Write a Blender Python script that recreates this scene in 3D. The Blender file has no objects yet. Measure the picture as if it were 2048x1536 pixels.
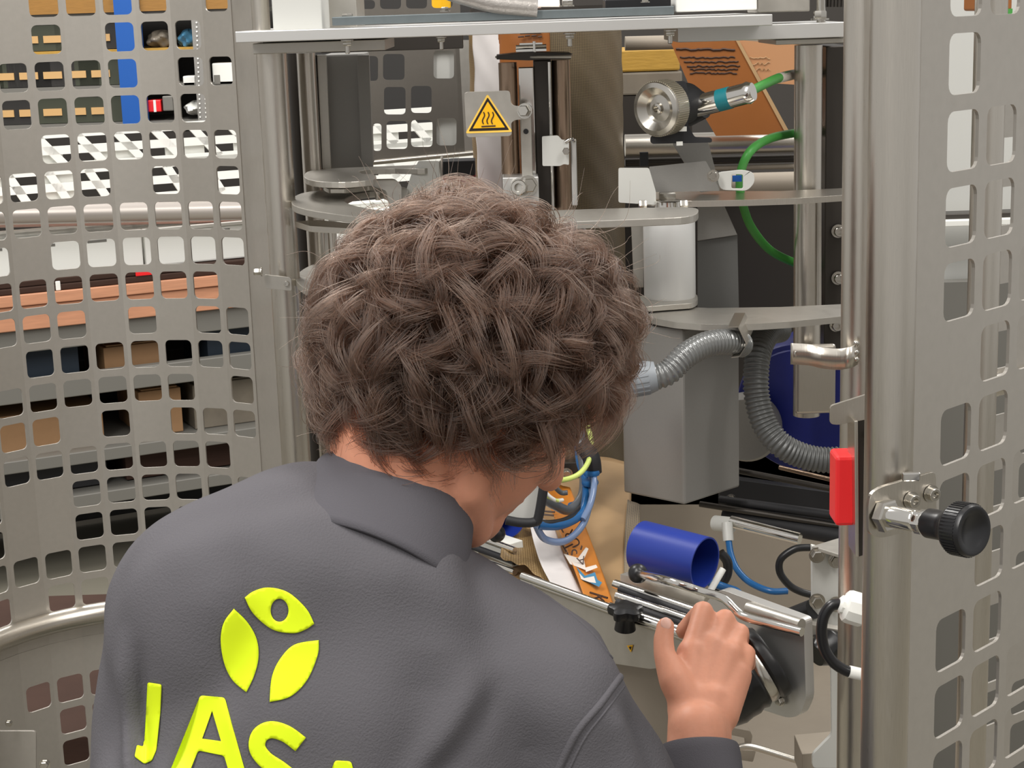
import bpy, bmesh, math, random
import numpy as np
from mathutils import Vector, Matrix
from mathutils.geometry import delaunay_2d_cdt
from mathutils.bvhtree import BVHTree
PI = math.pi
scene = bpy.context.scene
# ------------------------------------------------------------ camera
F, CX, CY = 3421.0, 1024.0, 768.0
PITCH, ROLL = math.radians(12.437), math.radians(1.87)
CAM = Vector((0, 0, 1.75))
_f = Vector((0, math.cos(PITCH), -math.sin(PITCH)))
_r0 = Vector((1, 0, 0)); _u0 = Vector((0, math.sin(PITCH), math.cos(PITCH)))
_cr = math.cos(ROLL) * _r0 - math.sin(ROLL) * _u0
_cu = math.sin(ROLL) * _r0 + math.cos(ROLL) * _u0
cd = bpy.data.cameras.new('camera'); cam = bpy.data.objects.new('camera', cd)
scene.collection.objects.link(cam)
mw = Matrix((( _cr.x, _cu.x, -_f.x, CAM.x), (_cr.y, _cu.y, -_f.y, CAM.y), (_cr.z, _cu.z, -_f.z, CAM.z), (0, 0, 0, 1)))
cam.matrix_world = mw
cd.sensor_width = 36; cd.lens = F / 2048 * 36; cd.clip_start = 0.05; cd.clip_end = 60
cd.dof.use_dof = False
scene.camera = cam
# ------------------------------------------------------------ world and lights
w = bpy.data.worlds.new('world'); scene.world = w; w.use_nodes = True
w.node_tree.nodes['Background'].inputs[0].default_value = (1.0, 0.98, 0.955, 1)
w.node_tree.nodes['Background'].inputs[1].default_value = 0.50
def area(name, loc, target, sx, sy, power, col=(1, 0.97, 0.93)):
    l = bpy.data.lights.new(name, 'AREA'); l.shape = 'RECTANGLE'; l.size = sx; l.size_y = sy
    l.energy = power; l.color = col
    o = bpy.data.objects.new(name, l); scene.collection.objects.link(o); o.location = loc
    o.rotation_euler = (Vector(target) - Vector(loc)).to_track_quat('-Z', 'Y').to_euler()
    return o
area('hall_lamp', (-1.6, -0.6, 4.6), (-0.2, 2.2, 1.2), 0.6, 3.2, 125)
area('hall_lamp', (1.9, 0.2, 4.6), (0.3, 2.2, 1.2), 0.6, 3.2, 85)
area('hall_lamp', (-1.6, 4.6, 4.4), (-1.6, 5.4, 0), 0.8, 4.0, 170)
area('hall_lamp', (2.2, 4.2, 4.4), (2.2, 4.2, 0), 0.8, 3.0, 80)
scene.view_settings.view_transform = 'Standard'
scene.view_settings.look = 'None'
scene.view_settings.exposure = 0.13
scene.view_settings.gamma = 1.0
scene.view_settings.use_curve_mapping = False
# ------------------------------------------------------------ pixel -> world helpers (photograph taken as 2048 x 1536)
def ray(px, py): return _f * F + _cr * (px - CX) + _cu * (CY - py)
def P(px, py, Y):
    d = ray(px, py); return CAM + d * (Y / d.y)
def PZ(px, py, z):
    d = ray(px, py); return CAM + d * ((z - CAM.z) / d.z)
def RP(px, py, pt, n):
    d = ray(px, py); n = Vector(n); return CAM + d * ((Vector(pt) - CAM).dot(n) / d.dot(n))
def S(p):   # metres per photo pixel at a point
    return (Vector(p) - CAM).dot(_f) / F
def V(*a): return Vector(a)
# ------------------------------------------------------------ materials
MATS = {}
def lin(c):
    return tuple(((x / 255) / 12.92 if x / 255 <= 0.04045 else ((x / 255 + 0.055) / 1.055) ** 2.4) for x in c)
def mat(name, rgb, rough=0.5, metal=0.0, bump=0.0, scale=200.0, stretch=(1, 1, 1), var=0.0, alpha=1.0, sss=0.0, coat=0.0, trans=0.0, spec=0.5, rvar=0.0):
    if name in MATS: return MATS[name]
    m = bpy.data.materials.new(name); m.use_nodes = True; nt = m.node_tree; b = nt.nodes['Principled BSDF']
    c = lin(rgb) + (1,)
    b.inputs['Base Color'].default_value = c; b.inputs['Roughness'].default_value = rough; b.inputs['Metallic'].default_value = metal
    b.inputs['Specular IOR Level'].default_value = spec
    if coat: b.inputs['Coat Weight'].default_value = coat
    if trans: b.inputs['Transmission Weight'].default_value = trans
    if sss:
        b.inputs['Subsurface Weight'].default_value = sss; b.inputs['Subsurface Radius'].default_value = (1, 0.35, 0.2); b.inputs['Subsurface Scale'].default_value = 0.006
    if alpha < 1: b.inputs['Alpha'].default_value = alpha
    if bump or var or rvar:
        tc = nt.nodes.new('ShaderNodeTexCoord'); mp = nt.nodes.new('ShaderNodeMapping'); mp.inputs['Scale'].default_value = stretch
        nz = nt.nodes.new('ShaderNodeTexNoise'); nz.inputs['Scale'].default_value = scale; nz.inputs['Detail'].default_value = 4
        nt.links.new(tc.outputs['Object'], mp.inputs['Vector']); nt.links.new(mp.outputs[0], nz.inputs['Vector'])
        if bump:
            bp = nt.nodes.new('ShaderNodeBump'); bp.inputs['Strength'].default_value = bump; bp.inputs['Distance'].default_value = 0.001
            nt.links.new(nz.outputs['Fac'], bp.inputs['Height']); nt.links.new(bp.outputs[0], b.inputs['Normal'])
        if var:
            mx = nt.nodes.new('ShaderNodeMix'); mx.data_type = 'RGBA'
            mx.inputs[6].default_value = tuple(x * (1 - var) for x in c[:3]) + (1,); mx.inputs[7].default_value = tuple(min(1, x * (1 + var)) for x in c[:3]) + (1,)
            nt.links.new(nz.outputs['Fac'], mx.inputs[0]); nt.links.new(mx.outputs[2], b.inputs['Base Color'])
        if rvar:
            mr = nt.nodes.new('ShaderNodeMapRange'); mr.inputs[3].default_value = rough - rvar; mr.inputs[4].default_value = rough + rvar
            nt.links.new(nz.outputs['Fac'], mr.inputs[0]); nt.links.new(mr.outputs[0], b.inputs['Roughness'])
    MATS[name] = m; return m
M = dict(
    steel=mat('brushed_steel', (206, 200, 190), 0.3, 1.0, 0.06, 60, (30, 30, 1), 0.08, rvar=0.06),
    plate=mat('plate_steel', (190, 186, 178), 0.4, 0.8, 0.08, 90, (1, 1, 1), 0.08, rvar=0.05),
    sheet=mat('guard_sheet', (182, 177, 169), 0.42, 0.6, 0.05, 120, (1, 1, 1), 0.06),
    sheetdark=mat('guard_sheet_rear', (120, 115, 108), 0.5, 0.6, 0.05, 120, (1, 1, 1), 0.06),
    alu=mat('anodised_alloy', (215, 214, 211), 0.38, 0.75, 0.03, 200),
    chrome=mat('chrome', (225, 222, 216), 0.12, 1.0),
    screw=mat('zinc_screw', (200, 196, 188), 0.22, 1.0),
    bronze=mat('bronze_tube', (165, 142, 122), 0.3, 0.9, 0.05, 60, (30, 30, 1)),
    paint=mat('grey_enamel', (140, 138, 134), 0.42, 0.15, 0.05, 400, var=0.04),
    paintlt=mat('light_enamel', (205, 205, 200), 0.45, 0.1, 0.03, 400),
    darkbar=mat('slate_bar', (110, 118, 120), 0.4, 0.5, 0.1, 80, (1, 1, 1), 0.12),
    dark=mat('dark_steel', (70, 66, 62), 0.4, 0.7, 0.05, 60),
    black=mat('black_plastic', (26, 26, 28), 0.32, 0.0, spec=0.5),
    rubber=mat('black_rubber', (20, 20, 21), 0.28, 0.0, 0.1, 120),
    blkmat=mat('matt_black', (30, 30, 33), 0.6),
    blue=mat('blue_tube', (30, 52, 140), 0.38, 0.0, 0.03, 60),
    bluedark=mat('blue_drum', (24, 34, 112), 0.45, 0.0, 0.05, 50, var=0.1),
    hose=mat('blue_hose', (30, 92, 148), 0.3, 0.0), hoseclear=mat('clear_hose', (110, 130, 165), 0.2, 0.0, spec=0.7),
    green=mat('green_cable', (70, 152, 66), 0.42), yel=mat('yellow_green_wire', (205, 222, 120), 0.35),
    greyc=mat('grey_conduit', (122, 123, 122), 0.16, 0.35), greyf=mat('conduit_fitting', (135, 140, 145), 0.45),
    greycable=mat('grey_cable', (95, 98, 102), 0.35),
    white=mat('white_plastic', (238, 238, 232), 0.4), whitem=mat('white_panel', (232, 232, 226), 0.5),
    red=mat('red_plastic', (235, 40, 44), 0.35), teal=mat('teal_ring', (20, 120, 130), 0.45),
    orange=mat('orange_film', (205, 128, 48), 0.35, 0, 0.2, 40, var=0.08), orangedk=mat('brown_film', (152, 94, 48), 0.3, 0, 0.15, 30, var=0.08),
    ink=mat('print_ink', (62, 36, 20), 0.5), paper=mat('white_paper', (225, 220, 218), 0.5, 0, 0.3, 25, var=0.04),
    tan=mat('tan_film', (184, 152, 112), 0.35, 0, 0.3, 30, var=0.12), gold=mat('gold_box', (186, 146, 66), 0.4, 0.2, 0.5, 40, (1, 1, 6), 0.2),
    skylab=mat('label_blue', (70, 130, 165), 0.4), labwhite=mat('label_white', (225, 215, 205), 0.4),
    warn=mat('warning_yellow', (250, 190, 20), 0.4), warnrim=mat('warning_rim', (250, 205, 90), 0.4), blackink=mat('black_ink', (30, 18, 14), 0.5),
    blueup=mat('blue_upright', (18, 84, 165), 0.4), wood=mat('board_wood', (196, 140, 108), 0.5, 0, 0.1, 12, (1, 1, 14), 0.25),
    wooddk=mat('dark_board', (62, 45, 38), 0.75, 0, 0.1, 12, (1, 1, 10), 0.25, spec=.15), carton=mat('carton', (150, 115, 80), 0.7, 0, 0.1, 30, var=0.1),
    bin=mat('bin_green', (58, 62, 48), 0.55), bindk=mat('bin_dark', (38, 36, 34), 0.6), binlab=mat('bin_label', (205, 165, 110), 0.5),
    navy=mat('navy_box', (30, 42, 54), 0.6), greytab=mat('table_grey', (120, 118, 112), 0.5, 0.2), film=mat('stretch_film', (120, 112, 100), 0.18, 0, 0.5, 20, var=0.25),
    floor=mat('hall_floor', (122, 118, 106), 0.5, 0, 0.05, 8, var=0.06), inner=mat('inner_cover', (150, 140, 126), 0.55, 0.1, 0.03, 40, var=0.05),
    hallwall=mat('hall_wall', (70, 66, 62), 0.8), pink=mat('pale_pink_sheet', (225, 195, 185), 0.5), mesh=mat('braid', (165, 160, 155), 0.4, 0.5, 0.9, 220),
)
# ------------------------------------------------------------ object helpers
def link(o): scene.collection.objects.link(o); return o
def thing(name, label, cat, loc=None, group=None, kind=None):
    o = link(bpy.data.objects.new(name, None)); o.empty_display_size = 0.02
    if loc is not None: o.location = loc
    o['label'] = label; o['category'] = cat
    if group: o['group'] = group
    if kind: o['kind'] = kind
    return o
def tag(o, label, cat, group=None, kind=None):
    o['label'] = label; o['category'] = cat
    if group: o['group'] = group
    if kind: o['kind'] = kind
    return o
def struct(o): o['kind'] = 'structure'; return o
def adopt(o, parent, label=None):
    if parent is not None:
        bpy.context.view_layer.update()
        o.parent = parent; o.matrix_parent_inverse = parent_inv(parent)
    if label: o['label'] = label
    return o
def parent_inv(p):
    # parents here carry only translations
    t = Vector((0, 0, 0)); q = p
    while q is not None:
        t += q.location; q = q.parent
    return Matrix.Translation(-t)
class MB:
    def __init__(s): s.v = []; s.f = []
    def add(s, vs, fs):
        n = len(s.v); s.v += [tuple(v) for v in vs]; s.f += [tuple(i + n for i in f) for f in fs]; return s
    def box(s, c, d, ax=None):
        c = Vector(c); ax = ax or (V(1, 0, 0), V(0, 1, 0), V(0, 0, 1)); h = [Vector(a).normalized() * (x / 2) for a, x in zip(ax, d)]
        vs = [c + h[0] * i + h[1] * j + h[2] * k for k in (-1, 1) for j in (-1, 1) for i in (-1, 1)]
        fs = [(0, 2, 3, 1), (4, 5, 7, 6), (0, 1, 5, 4), (2, 6, 7, 3), (0, 4, 6, 2), (1, 3, 7, 5)]
        if h[0].cross(h[1]).dot(h[2]) < 0: fs = [tuple(reversed(f)) for f in fs]
        return s.add(vs, fs)
    def lathe(s, c, axis, prof, n=32, cap=True):
        # prof: (radius, height along axis)
        c = Vector(c); a = Vector(axis).normalized(); t = V(0, 0, 1) if abs(a.z) < 0.9 else V(1, 0, 0)
        u = a.cross(t).normalized(); w_ = a.cross(u)
        vs = []; fs = []
        for r, h in prof:
            for i in range(n):
                g = 2 * PI * i / n; vs.append(c + a * h + (u * math.cos(g) + w_ * math.sin(g)) * max(r, 1e-5))
        for k in range(len(prof) - 1):
            for i in range(n):
                j = (i + 1) % n; fs.append((k * n + i, k * n + j, (k + 1) * n + j, (k + 1) * n + i))
        if cap:
            fs.append(tuple(reversed(range(n)))); fs.append(tuple((len(prof) - 1) * n + i for i in range(n)))
        return s.add(vs, fs)
    def rod(s, a, b, r, n=20, r2=None):
        a = Vector(a); b = Vector(b); L = (b - a).length
        return s.lathe(a, b - a, [(r, 0), (r2 if r2 is not None else r, L)], n)
    def hexa(s, c, axis, r, h): return s.lathe(c, axis, [(r * .93, 0), (r, h * .12), (r, h * .85), (r * .88, h)], 6)
    def tube(s, pts, r, n=12, cap=True):
        pts = [Vector(p) for p in pts]; m = len(pts); vs = []; fs = []
        rr = r if hasattr(r, '__len__') else [r] * m
        tang = []
        for i in range(m):
            tang.append((pts[min(i + 1, m - 1)] - pts[max(i - 1, 0)]).normalized())
        ref = V(0, 0, 1) if abs(tang[0].z) < 0.9 else V(1, 0, 0)
        u = tang[0].cross(ref).normalized()
        for i in range(m):
            u = (u - tang[i] * u.dot(tang[i])).normalized(); w_ = tang[i].cross(u)
            for k in range(n):
                g = 2 * PI * k / n; vs.append(pts[i] + (u * math.cos(g) + w_ * math.sin(g)) * rr[i])
        for i in range(m - 1):
            for k in range(n):
                j = (k + 1) % n; fs.append((i * n + k, i * n + j, (i + 1) * n + j, (i + 1) * n + k))
        if cap:
            fs.append(tuple(reversed(range(n)))); fs.append(tuple((m - 1) * n + k for k in range(n)))
        return s.add(vs, fs)
    def plate(s, outline, ext, holes=()):
        """flat polygon (3D points) pushed along ext, holes allowed"""
        pts = [Vector(p) for p in outline]; c = pts[0]
        nrm = V(0, 0, 0)
        for i in range(len(pts)): nrm += (pts[i] - c).cross(pts[(i + 1) % len(pts)] - c)
        nrm.normalize(); ext = Vector(ext)
        u = (pts[1] - pts[0]).normalized(); w_ = nrm.cross(u)
        loops = [pts] + [[Vector(q) for q in h] for h in holes]
        v2 = []; ed = []; l2 = []
        for lp in loops:
            n0 = len(v2); q = [Vector(((p - c).dot(u), (p - c).dot(w_))) for p in lp]; v2 += q; l2.append(q)
            ed += [(n0 + i, n0 + (i + 1) % len(q)) for i in range(len(q))]
        ov, oe, of, a_, b_, c_ = delaunay_2d_cdt(v2, ed, [], 0, 1e-7)
        tris = []
        for f in of:
            g = (ov[f[0]] + ov[f[1]] + ov[f[2]]) / 3
            if sum(inside(g, q) for q in l2) % 2: tris.append(tuple(f))
        top = [c + u * p.x + w_ * p.y for p in ov]; nv = len(top)
        vs = top + [p + ext for p in top]
        flip = ext.dot(nrm) > 0
        fs = []
        for t in tris:
            fs.append(tuple(reversed(t)) if flip else t); b = tuple(i + nv for i in t); fs.append(b if flip else tuple(reversed(b)))
        from collections import defaultdict
        cnt = defaultdict(int)
        for t in tris:
            for i in range(3): cnt[(t[i], t[(i + 1) % 3])] += 1
        for (i, j) in list(cnt):
            if (j, i) not in cnt: fs.append((j, j + nv, i + nv, i)[::(-1 if not flip else 1)][::-1] if False else ((i, j, j + nv, i + nv) if flip else (j, i, i + nv, j + nv)))
        return s.add(vs, fs)
    def build(s, name, m, parent=None, smooth=None, bevel=0.0, label=None, seg=2):
        me = bpy.data.meshes.new(name); me.from_pydata(s.v, [], s.f); me.update()
        o = link(bpy.data.objects.new(name, me)); me.materials.append(M[m] if isinstance(m, str) else m)
        if smooth is not None:
            me.polygons.foreach_set('use_smooth', [True] * len(me.polygons))
            try: me.set_sharp_from_angle(angle=math.radians(smooth))
            except Exception: pass
        if bevel:
            b = o.modifiers.new('bevel', 'BEVEL'); b.width = bevel; b.segments = seg; b.limit_method = 'ANGLE'; b.angle_limit = math.radians(40)
        return adopt(o, parent, label)
def inside(p, poly):
    r = False; n = len(poly); j = n - 1
    for i in range(n):
        a, b = poly[i], poly[j]
        if (a.y > p.y) != (b.y > p.y) and p.x < (b.x - a.x) * (p.y - a.y) / (b.y - a.y) + a.x: r = not r
        j = i
    return r
def spline(pts, n=8):
    """Catmull-Rom through 3D or pixel points"""
    pts = [Vector(p) for p in pts]; out = []
    for i in range(len(pts) - 1):
        p0 = pts[max(i - 1, 0)]; p1 = pts[i]; p2 = pts[i + 1]; p3 = pts[min(i + 2, len(pts) - 1)]
        for k in range(n):
            t = k / n; out.append(0.5 * ((2 * p1) + (p2 - p0) * t + (2 * p0 - 5 * p1 + 4 * p2 - p3) * t * t + (3 * p1 - p0 - 3 * p2 + p3) * t ** 3))
    out.append(pts[-1]); return out
def cspline(pts, n=6):
    m = len(pts); pts = [Vector(p) for p in pts]; out = []
    for i in range(m):
        p0, p1, p2, p3 = pts[i - 1], pts[i], pts[(i + 1) % m], pts[(i + 2) % m]
        for k in range(n):
            t = k / n; out.append(0.5 * ((2 * p1) + (p2 - p0) * t + (2 * p0 - 5 * p1 + 4 * p2 - p3) * t * t + (3 * p1 - p0 - 3 * p2 + p3) * t ** 3))
    return out
def rounded(pts, r, n=4):
    """round the corners of a pixel polygon"""
    out = []; m = len(pts); pts = [Vector(p) for p in pts]
    for i in range(m):
        a, b, c = pts[i - 1], pts[i], pts[(i + 1) % m]
        d1 = (a - b); d2 = (c - b); k = min(r, d1.length * .45, d2.length * .45)
        s_, e = b + d1.normalized() * k, b + d2.normalized() * k
        for q in range(n + 1):
            t = q / n; out.append(s_ * (1 - t) ** 2 + b * 2 * t * (1 - t) + e * t * t)
    return out
def rect(x0, y0, x1, y1, r=0, n=4):
    p = [(x0, y0), (x1, y0), (x1, y1), (x0, y1)]
    return rounded(p, r, n) if r else [Vector(q) for q in p]
def onY(pix, Y): return [P(p[0], p[1], Y) for p in pix]
def onZ(pix, z): return [PZ(p[0], p[1], z) for p in pix]
def onPl(pix, pt, n): return [RP(p[0], p[1], pt, n) for p in pix]
def fplate(name, pix, Y, th, m, parent=None, r=0, holes=(), bevel=0.0008, label=None):
    """upright plate facing the camera side (plane Y = const)"""
    if r: pix = rounded(pix, r)
    return MB().plate(onY(pix, Y), (0, th, 0), [onY(h, Y) for h in holes]).build(name, m, parent, bevel=bevel, label=label)
def zplate(name, pix, z, th, m, parent=None, r=0, holes=(), bevel=0.0008, label=None):
    if r: pix = rounded(pix, r)
    return MB().plate(onZ(pix, z), (0, 0, -th), [onZ(h, z) for h in holes]).build(name, m, parent, bevel=bevel, label=label)
def pplate(name, pix, pt, n, th, m, parent=None, r=0, holes=(), bevel=0.0008, label=None):
    if r: pix = rounded(pix, r)
    return MB().plate(onPl(pix, pt, n), -Vector(n).normalized() * th, [onPl(h, pt, n) for h in holes]).build(name, m, parent, bevel=bevel, label=label)
def vpost(px, py, Y, y1, dpx, mb=None, n=40, y0=None):
    """round upright: centre px at row py, from row y0 (default py) to row y1, dpx wide in photo pixels"""
    c = P(px, py, Y); r = dpx / 2 * S(c)
    top = P(px, y0 if y0 is not None else py, Y).z; bot = max(.001, P(px, y1, Y).z)
    mb = mb or MB(); mb.rod((c.x, Y + r * 0, bot), (c.x, Y, top), r, n); return mb
def bolt(parent, c, axis, r, h=None, washer=True, name='bolt', m='screw', socket=False, stud=0):
    a = Vector(axis).normalized(); h = h or r * 1.1; mb = MB()
    if washer: mb.lathe(c, a, [(r * 1.35, 0), (r * 1.35, r * .22)], 20)
    c2 = Vector(c) + a * (r * .22 if washer else 0)
    if socket: mb.lathe(c2, a, [(r, 0), (r, h * .9), (r * .9, h), (r * .55, h), (r * .5, h * .4)], 20)
    else: mb.hexa(c2, a, r, h)
    if stud: mb.lathe(c2, a, [(r * .5, 0), (r * .5, h + stud), (r * .35, h + stud + r * .15)], 14)
    return mb.build(name, m, parent, smooth=35)
def perforated(name, nc, nr, fn, blanks, parent, m, pitch=0.052, hole=0.041, rad=0.0075, th=0.0025, margin=(), label=None):
    """perforated sheet: fn(u, v) maps sheet metres to a point; blanks = set of (col,row) left solid"""
    vs = []; fs = []; grid = {}
    def gv(i, j):
        if (i, j) not in grid: grid[(i, j)] = len(vs); vs.append(fn(i * pitch, j * pitch))
        return grid[(i, j)]
    h = hole / 2; seg = 4
    for c in range(nc):
        for r in range(nr):
            A, B, C_, D = gv(c, r), gv(c + 1, r), gv(c + 1, r + 1), gv(c, r + 1)
            if (c, r) in blanks: fs.append((A, B, C_, D)); continue
            u0 = (c + .5) * pitch; v0 = (r + .5) * pitch; arcs = []
            for q, (sx, sy) in enumerate(((-1, -1), (1, -1), (1, 1), (-1, 1))):
                a0 = (180, 270, 0, 90)[q]; arc = []
                for k in range(seg + 1):
                    g = math.radians(a0 + 90 * k / seg)
                    arc.append(len(vs)); vs.append(fn(u0 + sx * (h - rad) + rad * math.cos(g), v0 + sy * (h - rad) + rad * math.sin(g)))
                arcs.append(arc)
            cor = [A, B, C_, D]
            for q in range(4):
                for k in range(seg): fs.append((cor[q], arcs[q][k + 1], arcs[q][k]))
                nx = (q + 1) % 4; fs.append((cor[q], cor[nx], arcs[nx][0], arcs[q][-1]))
    mb = MB().add(vs, fs); o = mb.build(name, m, parent, label=label)
    so = o.modifiers.new('solid', 'SOLIDIFY'); so.thickness = th; so.offset = 0
    return o
# ============================================================ setting
mb = MB().box((0, 4, -0.02), (14, 16, 0.04)); struct(mb.build('floor', 'floor'))
mb = MB().box((0, 9.2, 1.6), (14, 0.1, 3.2)); struct(mb.build('wall_back', 'hallwall'))
# ============================================================ left guard cage (cylinder, folded in facets)
LX, LY, LR, LU0, LZ1 = -0.5413, 2.2454, 0.2847, -0.1133, 1.7251
def cage_pt(u, v, R=LR):
    # flat facets: one per hole column
    k = math.floor(u / 0.052 + 0.5); a0 = (k - .5) * 0.052; a1 = (k + .5) * 0.052; t = (u - a0) / 0.052
    q = []
    for s_ in (a0, a1):
        g = (s_ + LU0) / LR; q.append((LX + R * math.sin(g), LY + R * math.cos(g)))
    return V(q[0][0] * (1 - t) + q[1][0] * t, q[0][1] * (1 - t) + q[1][1] * t, v)
def tc(x, r): return round((x - 5.6 * (r - 1) - 92) / 72)
bl = {0: (378, 15), 1: (165, 440, 20), 2: (315,), 3: (450,), 4: (40,), 5: (263, 398), 7: (60,), 8: (470,), 9: (212, 352), 10: (20,), 11: (430,), 12: (160, 300), 13: (495,),
      14: (40, 105), 15: (45, 110), 17: (52,)}
blank = {(tc(x, r), r) for r, xs in bl.items() for x in xs} | {(-1, -1), (3, -1), (1, -2)}
C0, NC, R0, NR = -9, 15, -3, 21
bs = set()
for c in range(NC):
    for r in range(NR):
        row = R0 + (NR - 1 - r)
        if (c + C0, row) in blank or c + C0 >= 6 or (c + C0 < -4 and (c * 7 + r * 3) % 11 == 0): bs.add((c, r))
zb = LZ1 - (R0 + NR - 1 - 1) * 0.052 - 0.026
cage = thing('guard_cage', 'curved perforated sheet steel guard cage left of the machine, seen from inside', 'safety guard', (LX, LY, 0))
perforated('perforated_sheet', NC, NR, lambda u, v: cage_pt(u + (C0 - .5) * .052, v + zb), bs, cage, 'sheet')
# strip that closes the sheet against the post
mb = MB(); ue = (C0 + NC - .5) * .052
p0 = cage_pt(ue - 1e-6, zb); p1 = P(548, 500, 2.33)
mb.plate([V(p0.x, p0.y, zb), V(p1.x, p1.y + .02, zb), V(p1.x, p1.y + .02, 1.98), V(p0.x, p0.y, 1.98)], (0, .0025, 0)).build('edge_strip', 'sheet', cage)
mb = MB().plate([cage_pt((C0 - .5 + c) * .052 + 1e-6, 0) * 1 + V(0, 0, zb) if 0 else V(cage_pt((C0 - .5 + c) * .052 + 1e-6, 0).x, cage_pt((C0 - .5 + c) * .052 + 1e-6, 0).y, zb) for c in range(2)] + [V(cage_pt((C0 + .5) * .052, 0).x, cage_pt((C0 + .5) * .052, 0).y, zb - .03), V(cage_pt((C0 - .5) * .052 + 1e-6, 0).x, cage_pt((C0 - .5) * .052 + 1e-6, 0).y, zb - .03)], (0, .002, 0))
rail = P(110, 1268, 2.42)
mb = MB(); pts = []
for k in range(33):
    g = math.radians(-75 + 130 * k / 32); pts.append(V(LX + (LR - .016) * math.sin(g), LY + (LR - .016) * math.cos(g), zb - .006))
mb.tube(pts, 0.0165, 20).build('rail', 'steel', cage, smooth=60)
# lower perforated sheet under the rail
low_holes = {(round((x - 0) / 1000), 0) for x in ()}
lows = [(82, 1380), (144, 1357), (200, 1344), (149, 1422), (208, 1408), (153, 1487), (210, 1473), (262, 1335), (268, 1400), (274, 1462), (330, 1330), (335, 1395), (340, 1455)]
def lowcell(px, py):
    best = None
    for c in range(-6, 6):
        for r in range(0, 8):
            q = cage_pt(c * .052, zl0 - r * .052 - 0.0); d = q - CAM
            x = CX + F * d.dot(_cr) / d.dot(_f); y = CY - F * d.dot(_cu) / d.dot(_f); e = (x - px) ** 2 + (y - py) ** 2
            if best is None or e < best[0]: best = (e, c, r)
    return best[1:]
zl0 = 0.0
bz = None
for k in range(200):       # row height such that the first row meets the photographed one
    zl0 = 0.85 - k * 0.001; q = cage_pt(-1 * .052, zl0); d = q - CAM
    y = CY - F * d.dot(_cu) / d.dot(_f)
    if y > 1375: break
openc = {lowcell(*p) for p in lows}
NRL = 12; bs = {(c, NRL - 1 - r) for c in range(NC) for r in range(NRL) if (c + C0, r - 1) not in openc and not (r - 1 > 3 and (c * 5 + r) % 4)}
zbl = zl0 - (NRL - 2) * .052 - .026
perforated('lower_sheet', NC, NRL, lambda u, v: cage_pt(u + (C0 - .5) * .052, v + zbl, LR), bs, cage, 'sheet')
# plain band between rail and first row
mb = MB(); zt = zbl + NRL * .052
for c in range(NC):
    a = cage_pt((C0 - .5 + c) * .052 + 1e-6, 0); b = cage_pt((C0 + .5 + c) * .052 - 1e-6, 0)
    mb.plate([V(a.x, a.y, zt), V(b.x, b.y, zt), V(b.x, b.y, zb), V(a.x, a.y, zb)], (0, .0025, 0))
mb.build('plain_band', 'sheet', cage)
hp = [(-60, 1462), (72, 1462), (72, 1560), (-60, 1560)]
fplate('hinge_plate', hp, LY + .04, .004, 'sheet', cage, r=8)
bolt(cage, P(90, 1528, 2.27), (0, -1, 0), .006, name='hinge_bolt'); bolt(cage, P(18, 1446, 2.27), (0, -1, 0), .004, name='hinge_bolt')
# ============================================================ right guard door
RX, RY, RTH, RZ0 = 0.2997, 1.1676, 0.781, 1.7339
rd = V(math.cos(RTH), math.sin(RTH), 0)
door = thing('guard_door', 'perforated sheet steel guard door beside the front right tube', 'safety guard', (RX, RY, 0))
holes = {(0, r) for r in (-2, 0, 1, 2, 3, 4, 6, 7, 9, 10, 11, 12)} | {(1, r) for r in (-2, -1, 0, 2, 3, 4, 5, 6, 7, 8, 9, 10, 11, 12)} | {(2, r) for r in (-1, 0, 1, 2, 4, 5, 7, 8, 10, 11, 12)}
NR2, NC2 = 18, 7
bs = set()
for c in range(NC2):
    for r in range(NR2):
        row = 13 - r
        if c == 0 or (c - 1, row) not in holes and c < 4 or (c >= 4 and (c * 5 + r * 3) % 7 == 0): bs.add((c, r))
u_off = -(0.0055) - 0.052; v_off = RZ0 - 13 * .052 - .0055
perforated('perforated_sheet', NC2, NR2, lambda u, v: V(RX, RY, 0) + rd * (u + u_off) + V(0, 0, v + v_off), bs, door, 'sheet', hole=.041)
# outer round tube of the door frame
c = P(1797, 200, 1.125); rt = 0.01665
mb = MB().rod((c.x, c.y + .012, .55), (c.x, c.y + .012, 2.05), rt, 48); mb.build('tube', 'steel', door, smooth=60)
a = V(c.x + .006, c.y + .004, 0); b = V(RX, RY, 0) + rd * (u_off + .004)
nn = (b - a).cross(V(0, 0, 1)).normalized() * .0015
MB().plate([a + V(0, 0, .6), b + V(0, 0, .6), b + V(0, 0, 2.0), a + V(0, 0, 2.0)], nn).build('fold', 'sheet', door)
DT = V(c.x, c.y + .012, 0)
# second guard panel seen through the door
g2 = thing('rear_guard_panel', 'second perforated guard sheet seen through the holes of the right guard door', 'safety guard', (RX + .1, RY + .6, 0))
o2 = V(RX + .19, RY + .62, 0); rd2 = V(math.cos(.62), math.sin(.62), 0)
bs = {(c_, r_) for c_ in range(9) for r_ in range(24) if (c_ * 3 + r_ * 5) % 7 < 2}
perforated('perforated_sheet', 9, 24, lambda u, v: o2 + rd2 * (u + .03) + V(0, 0, v + .72), bs, g2, 'sheet', hole=.041)
MB().rod(o2 + V(0.01, -.01, .5), o2 + V(0.01, -.01, 2.05), .0165, 32).build('tube', 'steel', g2, smooth=60)
MB().rod(o2 + V(.02, 0, 1.335), o2 + rd2 * .6 + V(0, 0, 1.335), .012, 20).build('cross_tube', 'steel', g2, smooth=60)
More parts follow.
